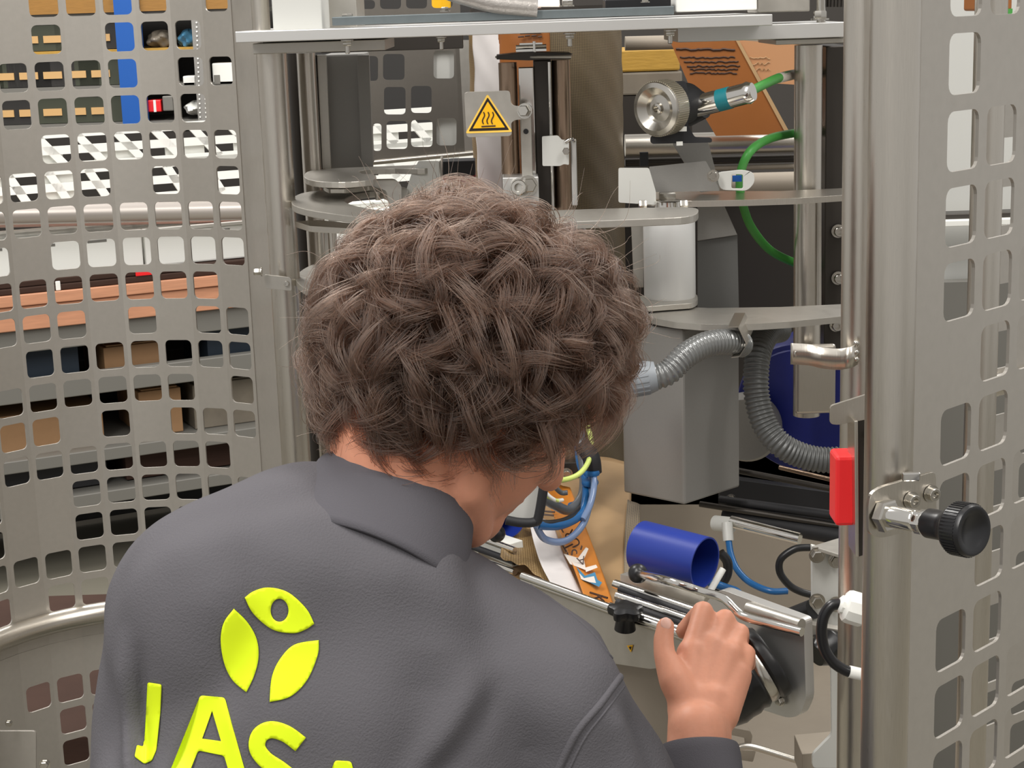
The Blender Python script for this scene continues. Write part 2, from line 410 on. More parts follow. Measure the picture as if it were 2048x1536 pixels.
# ============================================================ rear guard panel inside the machine
rg = thing('inner_guard_panel', 'dark rounded-hole perforated guard panel behind the hollow posts, upper left', 'safety guard', (P(840, 200, 3.0).x, 3.0, 0))
YG = 3.0
cx0 = P(838, 240, YG); 
hset = [(x, y) for x, y in ((767, 135), (888, 128), (790, 198), (840, 198), (795, 268), (843, 266), (893, 264), (752, 272), (745, 135))]
hol = []
for (x0, y0, x1, y1) in ((720, 112, 756, 162), (766, 108, 809, 160), (867, 101, 908, 157), (768, 174, 811, 229), (822, 172, 863, 226), (746, 247, 763, 302), (773, 242, 815, 298), (822, 240, 865, 294), (873, 236, 913, 291),
                         (703, 0, 750, 18), (760, -30, 802, 18), (812, -30, 854, 17), (863, -35, 905, 16)):
    hol.append(rect(x0, y0, x1, y1, 9))
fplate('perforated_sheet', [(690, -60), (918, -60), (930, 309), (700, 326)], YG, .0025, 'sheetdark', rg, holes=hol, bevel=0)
for (x0, y0, x1, y1) in ((870, 104, 906, 155), (875, 238, 911, 289)):   # pale backing of two covered holes
    fplate('cover_piece', rect(x0 - 4, y0 - 4, x1 + 4, y1 + 4), YG + .012, .002, 'paintlt', rg, bevel=0)
fplate('edge_fold', [(918, 80), (945, 80), (950, 300), (930, 309)], YG - .01, .002, 'plate', rg, bevel=0)
mb = MB().rod(P(745, 325, YG - .01), P(955, 305, YG - .01), .0045, 12).build('rim', 'steel', rg, smooth=60)
# ============================================================ machine frame
YF = 2.35
frame = thing('bagging_machine', 'stainless machine frame of round posts and flat plates behind the person', 'machine', (P(1000, 60, YF).x, YF, 0))
def fr(name, pix, Y, th, m='plate', **k): return fplate(name, pix, Y, th, m, frame, **k)
# long top plate: real slab, front edge in view
def slab(name, xl, yl, xr, yr, hpx, Y, depth, m, parent=frame, bevel=.001, label=None):
    a = P(xl, yl, Y); b = P(xr, yr, Y); z1 = (a.z + b.z) / 2; h = hpx * S(a)
    mb = MB().box(((a.x + b.x) / 2, Y + depth / 2, z1 - h / 2), (b.x - a.x, depth, h)); return mb.build(name, m, parent, bevel=bevel, label=label)
slab('top_plate', 470, 64, 1545, 28, 22, YF - .16, .34, 'alu')
slab('corner_plate', 505, 86, 770, 80, 21, YF - .06, .2, 'plate')
slab('corner_plate', 1356, 55, 1692, 43, 30, YF - .06, .2, 'alu')
slab('corner_plate', 1552, 80, 1690, 75, 10, YF - .05, .16, 'plate')
slab('clamp_bar', 664, 38, 1348, 8, 17, YF - .13, .05, 'darkbar')
slab('clamp_bar', 1210, 0, 1342, -4, 26, YF - .09, .06, 'black')
slab('cross_beam', 640, 76, 925, 66, 30, YF + .35, .03, 'dark')
for (x, y, s_) in ((722 - 27, 38, 15), (890, 20, 10), (1135, 10, 15), (1290, 2, 9)):
    c = P(x, y + 3, YF - .115); bolt(frame, c, (0, 0, 1), s_ * S(c) * .8, s_ * .7 * S(c))
for (x, y, s_) in ((694, 80, 12), (1139, 66, 12), (882, 74, 10), (1340, 60, 12)):
    c = P(x, y, YF - .12); bolt(frame, c, (0, 0, -1), s_ * S(c) * .8, s_ * .8 * S(c), stud=14 * S(c))
# upper housings standing on the top plate
def blk(name, x0, y0, x1, y1, Y, d, m, parent=frame, bevel=.0015, label=None):
    xm, ym = (x0 + x1) / 2, (y0 + y1) / 2; xa, xb = P(x0, ym, Y).x, P(x1, ym, Y).x; za, zb_ = P(xm, y1, Y).z, P(xm, y0, Y).z
    mb = MB().box(((xa + xb) / 2, Y + d / 2, (za + zb_) / 2), (abs(xb - xa), d, abs(zb_ - za))); return mb.build(name, m, parent, bevel=bevel, label=label)
blk('housing_post', 543, -60, 642, 61, YF - .12, .1, 'paintlt')
blk('housing_side', 642, -60, 712, 55, YF + .0, .14, 'plate')
blk('cover_box', 1352, -60, 1514, 22, YF - .1, .08, 'whitem')
blk('cover_side', 1516, -60, 1620, 24, YF - .05, .1, 'plate')
c = P(1642, 30, YF - .05); MB().rod((c.x, c.y, c.z - .02), (c.x, c.y, c.z + .1), .006, 16).build('threaded_rod', 'screw', frame, smooth=60); bolt(frame, P(1640, 40, YF - .05), (0, 0, 1), .009, .01)
c = P(1668, 5, YF - .04)
for k in range(5):
    pts = [(1650 + 6 * k, 25), (1655 + 6 * k, 5), (1652 + 7 * k, -25)]
mb = MB()
for k in range(6): mb.rod(P(1650 + k * 7, 14, YF - .04 + .001 * k), P(1652 + k * 7, -30, YF - .04 + .001 * k), .0026, 8)
mb.build('ribbed_block', 'dark', frame, smooth=60)
# upright tube above the top plate, left
vpost(523, 55, YF - .02, 62, 36, y0=-60).build('upper_post', 'steel', frame, smooth=60)
# main round posts
vpost(543, 110, YF - .0, 3400, 61, y0=104).build('post', 'steel', frame, smooth=60)
vpost(543, 110, YF - .0, 116, 52, y0=100).build('post_cap', 'steel', frame, smooth=60)
vpost(612, 118, YF + .14, 3400, 38, y0=106).build('post', 'steel', frame, smooth=60)
vpost(593, 118, YF + .3, 3400, 40, y0=106).build('post', 'dark', frame, smooth=60)
# perforated strip and channels between posts, upper left
fr('drilled_strip', [(616, 110), (648, 110), (652, 345), (624, 345)], YF + .17, .006, 'dark')
for y in (122, 158, 195, 231):
    MB().rod(P(630, y, YF + .1695), P(630, y, YF + .168), 7 * S(P(630, y, YF)), 16).build('bore', 'blkmat', frame)
blk('channel', 652, 108, 734, 338, YF + .2, .1, 'paint', bevel=.003)
fr('channel_flange', [(634, 110), (652, 110), (662, 338), (645, 338)], YF + .16, .01, 'plate')
fr('channel_flange', [(714, 110), (738, 110), (746, 338), (724, 338)], YF + .18, .01, 'paint')
# right posts
vpost(1617, 90, YF, 830, 56, y0=90).build('post', 'steel', frame, smooth=60)
blk('back_channel', 1650, 92, 1700, 720, YF + .03, .12, 'dark')
fr('back_channel_edge', [(1636, 400), (1643, 400), (1643, 630), (1636, 630)], YF - .02, .004, 'plate')
for (x, y) in ((1676, 462), (1676, 556), (1672, 650)): bolt(frame, P(x, y, YF + .025), (0, -1, 0), .007, .012, socket=True)
blk('lower_casing', 1592, 690, 1672, 828, YF - .05, .012, 'steel', bevel=.004)
# clamp on the left post
fr('post_clamp', [(528, 549), (582, 555), (584, 582), (531, 577)], YF - .045, .004, 'plate', r=5)
bolt(frame, P(573, 567, YF - .046), (0, -1, 0), .0035, .003, washer=False, socket=True); 
c = P(524, 543, YF - .06); bolt(frame, c, (-1, 0, 0), .005, .01)
# ============================================================ ring carrier (horizontal C plates)
ring = thing('ring_carrier', 'stack of flat C-shaped steel rings around the filling tube', 'machine part', (P(830, 410, 2.35).x, 2.35, 0))
def circ(cx, cy, rx, ry, a0, a1, n=24): return [Vector((cx + rx * math.cos(math.radians(a0 + (a1 - a0) * k / n)), cy + ry * math.sin(math.radians(a0 + (a1 - a0) * k / n)))) for k in range(n + 1)]
zr = PZ(840, 435, 1.4).z
def zat(px, py, Y): return P(px, py, Y).z
z2 = zat(583, 403, 2.33)
out = [(583, 405), (590, 392), (620, 383), (690, 377), (800, 373), (815, 385), (800, 402), (760, 383), (720, 386), (695, 395), (690, 403), (712, 412), (760, 420), (840, 424), (1000, 424), (1180, 418), (1300, 415), (1385, 415), (1396, 424), (1380, 432), (1330, 436), (1200, 441), (1000, 448), (860, 446), (740, 436), (640, 424), (595, 414)]
zplate('middle_ring', cspline(out, 4), z2, .009, 'plate', ring)
z3 = zat(608, 348, 2.42)
zplate('upper_ring', cspline([(608, 351), (622, 341), (680, 336), (750, 333), (850, 330), (850, 337), (770, 337), (722, 341), (725, 347), (748, 349), (752, 355), (740, 360), (690, 364), (640, 363), (614, 358)], 4), z3, .008, 'plate', ring)
z3b = zat(644, 372, 2.4)
zplate('inner_ring', rounded([(644, 370), (700, 366), (745, 358), (790, 357), (803, 370), (803, 405), (780, 412), (772, 380), (740, 372), (690, 378), (655, 378)], 6, 3), z3b, .006, 'plate', ring)
bolt(ring, P(645, 371, 2.38), (-1, 0, 0), .004, .005, washer=False)
z4 = zat(588, 442, 2.33)
zplate('guide_strip', rounded([(588, 442), (640, 440), (700, 446), (790, 452), (900, 452), (900, 459), (780, 460), (690, 456), (620, 452)], 4, 2), z4, .008, 'steel', ring)
z5 = zat(592, 560, 2.33)
zplate('lower_disc', cspline([(592, 560), (604, 540), (645, 523), (720, 514), (880, 510), (910, 540), (900, 600), (760, 606), (680, 598), (620, 582)], 5), z5, .009, 'plate', ring)
for (x, y0, y1, d) in ((664, 462, 520, 18), (710, 455, 520, 12), (738, 458, 515, 8), (755, 378, 400, 10)):
    vpost(x, y0, 2.36, y1, d).build('spacer', 'steel', ring, smooth=60)
fplate('spacer_plate', [(648, 462), (672, 462), (672, 520), (650, 520)], 2.42, .01, 'plate', ring)
# right side arcs
z6 = zat(1275, 392, 2.3)
zplate('right_upper_plate', rounded([(1272, 392), (1290, 384), (1360, 381), (1450, 382), (1560, 382), (1690, 376), (1690, 390), (1600, 396), (1480, 400), (1380, 402), (1300, 401)], 8, 3), z6, .008, 'steel', ring)
z7 = zat(1460, 649, 2.04)
zplate('right_lower_plate', rounded([(1270, 606), (1330, 612), (1420, 616), (1560, 614), (1690, 608), (1690, 632), (1640, 637), (1580, 643), (1520, 647), (1460, 649), (1400, 648), (1350, 644), (1310, 637), (1280, 627), (1262, 616)], 5, 3), z7, .008, 'plate', ring)
# roller
rol = thing('guide_roller', 'white cylindrical guide roller between two plates right of the head', 'roller', P(1339, 520, 2.2))
cR = P(1338, 440, 2.2); rr = 52 * S(cR); zt, zb_ = P(1338, 436, 2.2).z, P(1338, 594, 2.2).z
MB().lathe((cR.x, 2.2, zb_), (0, 0, 1), [(rr * .97, 0), (rr, .003), (rr, zt - zb_ - .003), (rr * .97, zt - zb_)], 48).build('drum', mat('satin_roller', (214, 214, 212), .45, .25), rol, smooth=50)
MB().lathe((cR.x, 2.2, zb_ - .012), (0, 0, 1), [(rr * .5, 0), (rr * .5, .012)], 32).build('bearing', 'screw', rol, smooth=50)
zl = zat(1283, 604, 2.2)
zplate('bottom_plate', rounded([(1240, 590), (1300, 592), (1395, 588), (1396, 600), (1385, 606), (1330, 610), (1240, 618)], 8, 3), zb_, .007, 'plate', rol)
MB().lathe((cR.x, 2.2, zt + .008), (0, 0, 1), [(rr * .55, 0), (rr * .55, .014), (rr * .5, .015)], 32).build('hub', 'chrome', rol, smooth=50)
bolt(rol, (cR.x, 2.22, z6 + .0), (0, 0, 1), .012, .01)
for x in (1293, 1360): bolt(rol, P(x, 410, 2.17), (-1 if x < 1330 else 1, 0, 0), .007, .01, washer=False)
fplate('side_bracket', [(1262, 440), (1287, 440), (1287, 575), (1268, 575)], 2.26, .004, 'plate', rol)
# ============================================================ vertical sealing unit in the middle
seal = thing('heat_sealer', 'vertical heat sealing unit with bronze tubes above the curly head', 'machine part', P(1065, 250, 2.3))
YS = 2.30
fplate('top_flange', [(993, 111), (1056, 104), (1142, 106), (1142, 118), (1056, 121), (993, 119)], YS - .02, .06, 'dark', seal)
zplate('top_flange_face', [(990, 112), (1050, 103), (1145, 106), (1142, 112), (1060, 112)], zat(1060, 112, YS - .02), .003, 'plate', seal)
vpost(1015, 125, YS + .02, 430, 37).build('bronze_tube', 'bronze', seal, smooth=60)
vpost(1121, 120, YS + .03, 430, 37).build('bronze_tube', 'bronze', seal, smooth=60)
blk('silver_profile', 1041, 134, 1071, 420, YS, .03, 'chrome', seal)
blk('profile_core', 1071, 120, 1106, 420, YS + .01, .03, 'dark', seal)
vpost(1098, 124, YS - .005, 420, 6).build('thin_rod', 'chrome', seal, smooth=60)
blk('flat_bar', 1042, 222, 1064, 355, YS - .02, .008, 'plate', seal)
MB().rod(P(1052, 263, YS - .0205), P(1052, 263, YS - .022), .0035, 14).build('bar_hole', 'blkmat', seal)
blk('clamp_block', 1006, 354, 1078, 430, YS - .04, .05, 'alu', seal)
bolt(seal, P(1042, 376, YS - .042), (-.25, -1, .15), .0105, .012, socket=True); bolt(seal, P(1056, 371, YS - .041), (.2, -1, .1), .010, .006)
fplate('side_clamp', rounded([(1084, 273), (1116, 271), (1124, 280), (1138, 280), (1138, 330), (1128, 328), (1120, 332), (1085, 332)], 3), YS - .03, .005, 'paintlt', seal)
blk('clamp_rod', 1143, 278, 1154, 412, YS - .02, .006, 'alu', seal); bolt(seal, P(1132, 302, YS - .036), (0, -1, 0), .005, .004, washer=False)
mb = MB().tube(spline([P(1130, 284, YS - .03), P(1142, 278, YS - .03), P(1148, 282, YS - .02)], 4), .0025, 8).build('clamp_pin', 'chrome', seal, smooth=60)
mb = MB(); c = P(1062, 98, YS)
mb.box(c, (.04, .02, .006)); mb.box(c + V(0, 0, .005), (.03, .016, .006)); mb.rod(c + V(-.02, -.01, .003), c + V(.02, -.01, .003), .003, 10); mb.rod(c + V(.004, -.012, -.006), c + V(.004, -.012, .01), .002, 8)
mb.build('terminal_clamp', 'chrome', seal)
# warning sign on its arm
sign = thing('warning_sign', 'yellow hot surface warning triangle on a grey plate', 'sign', P(977, 228, YS - .06))
sp = rounded([(928, 184), (1020, 181), (1022, 207), (1030, 212), (1058, 212), (1060, 238), (1030, 240), (1022, 246), (1024, 272), (933, 275)], 8)
fplate('sign_plate', sp, YS - .06, .002, 'plate', sign, bevel=.0003)
tri = lambda k: [Vector((977 + (x - 977) * k, 236 + (y - 236) * k)) for x, y in ((975, 189), (1024, 263), (932, 266))]
fplate('triangle_rim', rounded(tri(1.03), 5), YS - .0606, .0004, 'warnrim', sign, bevel=0)
fplate('triangle_border', rounded(tri(.88), 2), YS - .0610, .0004, 'blackink', sign, bevel=0)
fplate('triangle_field', rounded(tri(.70), 1), YS - .0614, .0004, 'warn', sign, bevel=0)
for k, x in enumerate((968, 977, 986)):
    mb = MB(); pts = [P(x - 1 + 2.2 * math.sin(t / 7 * 6.28), 224 + t * 3.4, YS - .0616) for t in range(8)]
    mb.tube(pts, .0009, 6).build('heat_wave', 'ink', sign)
mb = MB().rod(P(963, 253, YS - .0616), P(991, 251.5, YS - .0616), .0010, 6).build('base_line', 'ink', sign)
bolt(sign, P(1050, 222, YS - .062), (-.3, -1, .1), .0075, .008); MB().rod(P(1056, 221, YS - .058), P(1058, 221, YS - .01), .006, 16).build('standoff', 'chrome', sign, smooth=60)
# ============================================================ filling tube with net
YT = 2.62
c = P(1100, 300, YT); rT = 158 * S(c)
net = mat('net', (92, 78, 62), 0.6)
def net_material(name, c1, c2, sc, fine):
    m = bpy.data.materials.new(name); m.use_nodes = True; nt = m.node_tree; b = nt.nodes['Principled BSDF']; b.inputs['Roughness'].default_value = .45
    tcn = nt.nodes.new('ShaderNodeTexCoord'); bk = nt.nodes.new('ShaderNodeTexBrick'); bk.offset = 0
    bk.inputs['Color1'].default_value = lin(c1) + (1,); bk.inputs['Color2'].default_value = tuple(x * .85 for x in lin(c1)) + (1,); bk.inputs['Mortar'].default_value = lin(c2) + (1,)
    bk.inputs['Scale'].default_value = sc; bk.inputs['Mortar Size'].default_value = fine; bk.inputs['Brick Width'].default_value = 1; bk.inputs['Row Height'].default_value = .6
    nt.links.new(tcn.outputs['UV'], bk.inputs['Vector']); nt.links.new(bk.outputs['Color'], b.inputs['Base Color'])
    bp = nt.nodes.new('ShaderNodeBump'); bp.inputs['Distance'].default_value = .001; bp.inputs['Strength'].default_value = .5
    nt.links.new(bk.outputs['Fac'], bp.inputs['Height']); nt.links.new(bp.outputs[0], b.inputs['Normal']); return m
M['net'] = net_material('net_dark', (70, 58, 46), (132, 116, 86), 42, .10)
M['nettan'] = net_material('net_tan', (172, 146, 102), (112, 86, 50), 42, .14)
M['netgrid'] = net_material('net_grid', (84, 78, 76), (178, 162, 136), 60, .14)
def sheetsurf(name, fn, nu, nv, m, parent, su=1, sv=1, th=.0006, label=None):
    vs = [fn(i / nu, j / nv) for j in range(nv + 1) for i in range(nu + 1)]
    fs = [(j * (nu + 1) + i, j * (nu + 1) + i + 1, (j + 1) * (nu + 1) + i + 1, (j + 1) * (nu + 1) + i) for j in range(nv) for i in range(nu)]
    o = MB().add(vs, fs).build(name, m, parent, smooth=70, label=label)
    uv = o.data.uv_layers.new(name='UVMap'); arr = []
    for p in o.data.polygons:
        for li in p.loop_indices:
            vi = o.data.loops[li].vertex_index; arr += [(vi % (nu + 1)) / nu * su, (vi // (nu + 1)) / nv * sv]
    uv.data.foreach_set('uv', arr)
    s_ = o.modifiers.new('solid', 'SOLIDIFY'); s_.thickness = th; return o
fill = thing('filling_tube', 'tall filling tube covered in dark brown net behind the sealing unit', 'tube', (c.x, YT + .0, 0))
zt, zbt = P(1100, 40, YT).z, P(1100, 960, YT).z
MB().lathe((c.x, YT + rT, zbt - .02), (0, 0, 1), [(rT * .97, 0), (rT * .97, zt - zbt + .04)], 64).build('steel_core', 'dark', fill, smooth=60)
def cyl(a0, a1, k, wob=0, z0=None, z1=None):
    def f(u, v):
        a = math.radians(a0 + (a1 - a0) * u); zz = (z0 or zbt) + ((z1 or zt) - (z0 or zbt)) * v
        r = rT * k + wob * math.sin(zz * 70 + a * 9) * math.sin(a * 5 + zz * 31)
        return V(c.x + r * math.sin(a), YT + rT - r * math.cos(a), zz)
    return f
sheetsurf('net_sleeve', cyl(0, 92, 1.0, .0012), 40, 90, 'net', fill, su=1.6, sv=6)
sheetsurf('net_edge', cyl(-88, -66, 1.0, .001), 10, 60, 'nettan', fill, su=.4, sv=6)
sheetsurf('paper_strip', cyl(-68, -36, 1.012, .0016), 14, 60, 'paper', fill)
sheetsurf('printed_strip', cyl(-37, 2, 1.012, .0012), 14, 60, 'orangedk', fill)
for k, (x0, x1, y) in enumerate(((1036, 1048, 74), (1050, 1060, 72), (1063, 1073, 72), (1076, 1084, 74), (1040, 1082, 67))):
    MB().rod(P(x0, y, YT - .004), P(x1, y - 1, YT - .004), .0014, 6).build('print_mark', 'ink', fill)
# left cone bracket and red machine part behind it
cone = thing('cone_bracket', 'folded light steel bracket left of the filling tube, above the hair', 'bracket', P(850, 360, 2.45))
fplate('bracket_face', [(837, 322), (878, 322), (878, 420), (800, 420), (822, 350)], 2.45, .003, 'paintlt', cone, r=3)
sheetsurf('bracket_fold', lambda u, v: P(878 + u * 0, 322 + v * 98, 2.45) + V(0, u * .08, 0), 2, 2, 'plate', cone, th=.003)
rb = thing('red_roller_unit', 'red and black roller unit with a white wheel behind the hair', 'machine part', P(915, 360, 2.6))
blk('red_body', 885, 345, 952, 420, 2.6, .05, mat('dark_red', (150, 38, 44), .4), rb); blk('black_body', 880, 322, 950, 352, 2.58, .05, 'blkmat', rb)
MB().lathe(P(902, 385, 2.55), (.5, -1, 0), [(.018, 0), (.018, .02), (.01, .024)], 28).build('wheel', 'white', rb, smooth=40)
# ============================================================ encoder wheel with green cable
enc = thing('encoder_wheel', 'knurled steel measuring wheel on a black bracket', 'sensor', P(1300, 217, 2.2))
cE = P(1318, 217, 2.2); ax = V(-.64, -.76, -.05).normalized(); R_ = 54 * S(cE)
mb = MB().lathe(cE, ax, [(R_ * .96, -.020), (R_, -.018), (R_, .006), (R_ * .97, .008), (R_ * .8, .010), (R_ * .52, .002), (R_ * .5, -.001), (R_ * .22, .001), (R_ * .2, .006), (R_ * .12, .007), (R_ * .1, -.001)], 64)
mb.build('wheel', 'screw', enc, smooth=30)
mb = MB(); t = ax.cross(V(0, 0, 1)).normalized(); u_ = ax.cross(t)
for k in range(72):
    g = 2 * PI * k / 72; q = cE + (t * math.cos(g) + u_ * math.sin(g)) * R_
    mb.box(q + ax * -.006, (.0022, .0022, .022), ((t * math.cos(g) + u_ * math.sin(g)), (-t * math.sin(g) + u_ * math.cos(g)), ax))
kn = mb.build('knurling', mat('knurl', (176, 168, 150), .4, .8), enc); kn['kind'] = 'stuff'
MB().lathe(cE - ax * .020, -ax, [(R_ * .75, 0), (R_ * .8, .01), (R_ * .75, .045), (R_ * .55, .06)], 40).build('encoder_body', 'blkmat', enc, smooth=40)
fplate('mount_ring', rounded([(1345, 164), (1372, 162), (1380, 200), (1376, 250), (1390, 275), (1424, 276), (1424, 285), (1302, 288), (1302, 274), (1330, 262), (1350, 240)], 6), 2.21, .012, 'blkmat', enc)
MB().box(P(1363, 258, 2.205), (.013, .003, .006)).build('label_tag', 'white', enc); MB().box(P(1359, 287, 2.205), (.008, .003, .005)).build('label_tag', 'white', enc)
pa, pb = P(1385, 215, 2.24), P(1503, 184, 2.2); dd = (pb - pa).normalized(); L = (pb - pa).length; r_ = 22 * S(pa)
MB().lathe(P(1362, 221, 2.26), pb - P(1362, 221, 2.26), [(r_ * 1.5, 0), (r_ * 1.6, .01), (r_ * 1.25, .035)], 28).build('cable_gland', 'black', enc, smooth=40)
MB().lathe(pa, dd, [(r_, 0), (r_, L * .42), (r_ * .98, L * .5)], 28).build('connector', 'chrome', enc, smooth=40)
MB().lathe(pa + dd * L * .45, dd, [(r_ * 1.0, 0), (r_ * 1.0, L * .2)], 28).build('teal_ring', 'teal', enc, smooth=40)
MB().lathe(pa + dd * L * .65, dd, [(r_ * .95, 0), (r_ * .95, L * .25), (r_ * 1.02, L * .3), (r_ * .8, L * .38)], 28).build('connector_end', 'chrome', enc, smooth=40)
fplate('arm_plate', [(1345, 287), (1412, 276), (1418, 290), (1432, 345), (1440, 380), (1400, 385), (1380, 345)], 2.3, .004, 'paint', enc, r=4)
gc = thing('green_cable', 'bright green sensor cable looping down to the right post', 'cable', P(1500, 300, 2.25))
MB().tube(spline([pb - dd * .006] + [P(x, y, Y) for x, y, Y in ((1530, 168, 2.26), (1560, 155, 2.32), (1596, 147, 2.42), (1640, 146, 2.5))], 8), .0062, 14).build('upper_run', 'green', gc, smooth=60)
MB().tube(spline([P(x, y, Y) for x, y, Y in ((1640, 262, 2.5), (1592, 266, 2.43), (1540, 277, 2.34), (1503, 300, 2.28), (1484, 335, 2.28), (1480, 375, 2.3), (1486, 410, 2.32), (1503, 455, 2.34), (1540, 500, 2.38), (1592, 527, 2.43), (1640, 545, 2.5))], 8), .0060, 14).build('lower_run', 'green', gc, smooth=60)
MB().rod(P(1558, 156, 2.315), P(1588, 149, 2.40), .0069, 16).build('cable_label', 'labwhite', gc, smooth=60)
ten = thing('cable_clamp_plate', 'grey slotted cable plate with round end above the right arc', 'bracket', P(1465, 360, 2.22))
fplate('slotted_plate', rounded([(1432, 345), (1485, 339), (1508, 345), (1510, 365), (1495, 382), (1440, 380)], 12), 2.22, .003, 'paintlt', ten, holes=[rect(1463, 349, 1486, 377, 4)])
bolt(ten, P(1426, 352, 2.21), (0, -1, 0), .006, .008, socket=True)
MB().box(P(1474, 357, 2.235), (.012, .004, .008)).build('blue_tie', 'blueup', ten)
# ============================================================ tall grey housing
hz = thing('tall_housing', 'tall grey painted sheet metal housing box right of the head', 'machine part', P(1367, 800, 2.1))
zb0 = PZ(1367, 1010, 1).z
Yc = 2.08; cb = P(1369, 1010, Yc); zbh = cb.z
lb = PZ(1247, 985, zbh); rb_ = PZ(1480, 974, zbh); ztop = z7 - .012
bk = lb + (rb_ - cb)
mb = MB()
ang = [lb, cb, rb_, bk]
vs = [V(p.x, p.y, zbh) for p in ang] + [V(p.x, p.y, ztop) for p in ang]
mb.add(vs, [(3, 2, 1, 0), (4, 5, 6, 7), (0, 1, 5, 4), (1, 2, 6, 5), (2, 3, 7, 6), (3, 0, 4, 7)])
mb.build('housing_body', 'paint', hz, bevel=.003)
fplate('upper_wing', [(1237, 336), (1298, 336), (1312, 384), (1312, 410), (1237, 405)], 2.2, .003, 'paintlt', hz, r=4)
fplate('upper_face', [(1298, 334), (1412, 322), (1424, 345), (1440, 382), (1310, 384)], 2.24, .003, 'paint', hz, r=3)
fplate('gusset', [(1395, 403), (1445, 403), (1475, 470), (1395, 482)], 2.26, .003, 'paint', hz)
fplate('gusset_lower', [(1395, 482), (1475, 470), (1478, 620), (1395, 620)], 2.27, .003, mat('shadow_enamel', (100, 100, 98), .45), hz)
MB().box(P(1288, 318, 2.5), (.012, .01, .02)).build('pin', 'blkmat', hz); 
# ============================================================ conduits
def conduit(root, pts, r, m='greyc', rib=.0055, name='corrugated_hose'):
    pts = spline(pts, 24); out = []; rr = []
    # resample by arc length
    acc = [0]
    for i in range(1, len(pts)): acc.append(acc[-1] + (pts[i] - pts[i - 1]).length)
    n = int(acc[-1] / (rib / 6)); j = 0
    for k in range(n + 1):
        s_ = acc[-1] * k / n
        while j < len(acc) - 2 and acc[j + 1] < s_: j += 1
        t = (s_ - acc[j]) / max(acc[j + 1] - acc[j], 1e-9); out.append(pts[j].lerp(pts[j + 1], min(1, max(0, t))))
        rr.append(r * (1 - .13 * (0.5 + 0.5 * math.cos(2 * PI * s_ / rib)) ** 1.5))
    return MB().tube(out, rr, 24).build(name, m, root, smooth=80)
cdt = thing('short_conduit', 'shiny corrugated grey conduit arching over the housing into a hex bracket', 'conduit', P(1400, 710, 2.0))
conduit(cdt, [P(x, y, Y) for x, y, Y in ((1300, 757, 1.95), (1335, 745, 1.95), (1370, 712, 1.96), (1410, 690, 1.98), (1450, 684, 2.0), (1485, 690, 2.03))], .0155)
fa, fb = P(1240, 765, 1.95), P(1312, 752, 1.95); fd = (fb - fa).normalized(); fl = (fb - fa).length
MB().lathe(fa, fd, [(.014, 0), (.0185, .004), (.0195, fl * .3), (.0195, fl * .8), (.017, fl)], 32).build('fitting', 'greyf', cdt, smooth=40)
mb = MB(); t = fd.cross(V(0, 0, 1)).normalized(); u_ = fd.cross(t)
for k in range(18):
    g = 2 * PI * k / 18; e = t * math.cos(g) + u_ * math.sin(g); mb.box(fa + fd * fl * .55 + e * .0195, (.0014, .002, fl * .45), (e, fd.cross(e), fd))
gr = mb.build('grip_ridges', 'greyf', cdt); gr['kind'] = 'stuff'
MB().lathe(fa - fd * .003, -fd, [(.018, 0), (.021, .002), (.021, .006), (.016, .008)], 32).build('locknut', 'chrome', cdt, smooth=40)
hexb = [(1455, 655), (1476, 655), (1493, 690), (1478, 714), (1462, 716)]
for k in range(len(hexb) - 1):
    a, b = P(hexb[k][0], hexb[k][1], 1.99), P(hexb[k + 1][0], hexb[k + 1][1], 1.99)
    MB().plate([a, b, b + V(.02, .09, 0), a + V(.02, .09, 0)], (0.001, 0, .001)).build('hex_bracket_wall', 'steel', cdt)
cd2 = thing('long_conduit', 'long dark corrugated conduit hanging in a loop in front of the blue drum', 'conduit', P(1530, 800, 2.2))
conduit(cd2, [P(x, y, Y) for x, y, Y in ((1560, 660, 2.2), (1535, 668, 2.15), (1518, 700, 2.1), (1512, 750, 2.08), (1515, 800, 2.07), (1530, 850, 2.06), (1560, 888, 2.05), (1600, 910, 2.05), (1650, 920, 2.05), (1720, 915, 2.05))], .0165, m=mat('dark_conduit', (92, 93, 92), .35, .2))
# ============================================================ blue drum
dr = thing('blue_drum', 'large dark blue drum behind the conduit loop and the right post', 'drum', P(1585, 810, 2.5))
cD = P(1600, 815, 2.42); rD = 132 * S(cD)
MB().lathe(cD, V(.45, 1, 0), [(rD * .97, 0), (rD, .006), (rD, .2), (rD * .97, .206)], 64).build('drum_shell', 'bluedark', dr, smooth=40)
MB().lathe(cD - V(.2, .45, 0).normalized() * .001, V(-.45, -1, 0), [(rD * .9, 0), (rD * .88, .002)], 64).build('drum_face', 'bluedark', dr, smooth=40)
MB().lathe(P(1490, 860, 2.4), V(.3, 1, 0), [(.045, 0), (.05, .01), (.05, .03)], 40).build('hub_disc', 'paint', dr, smooth=40)
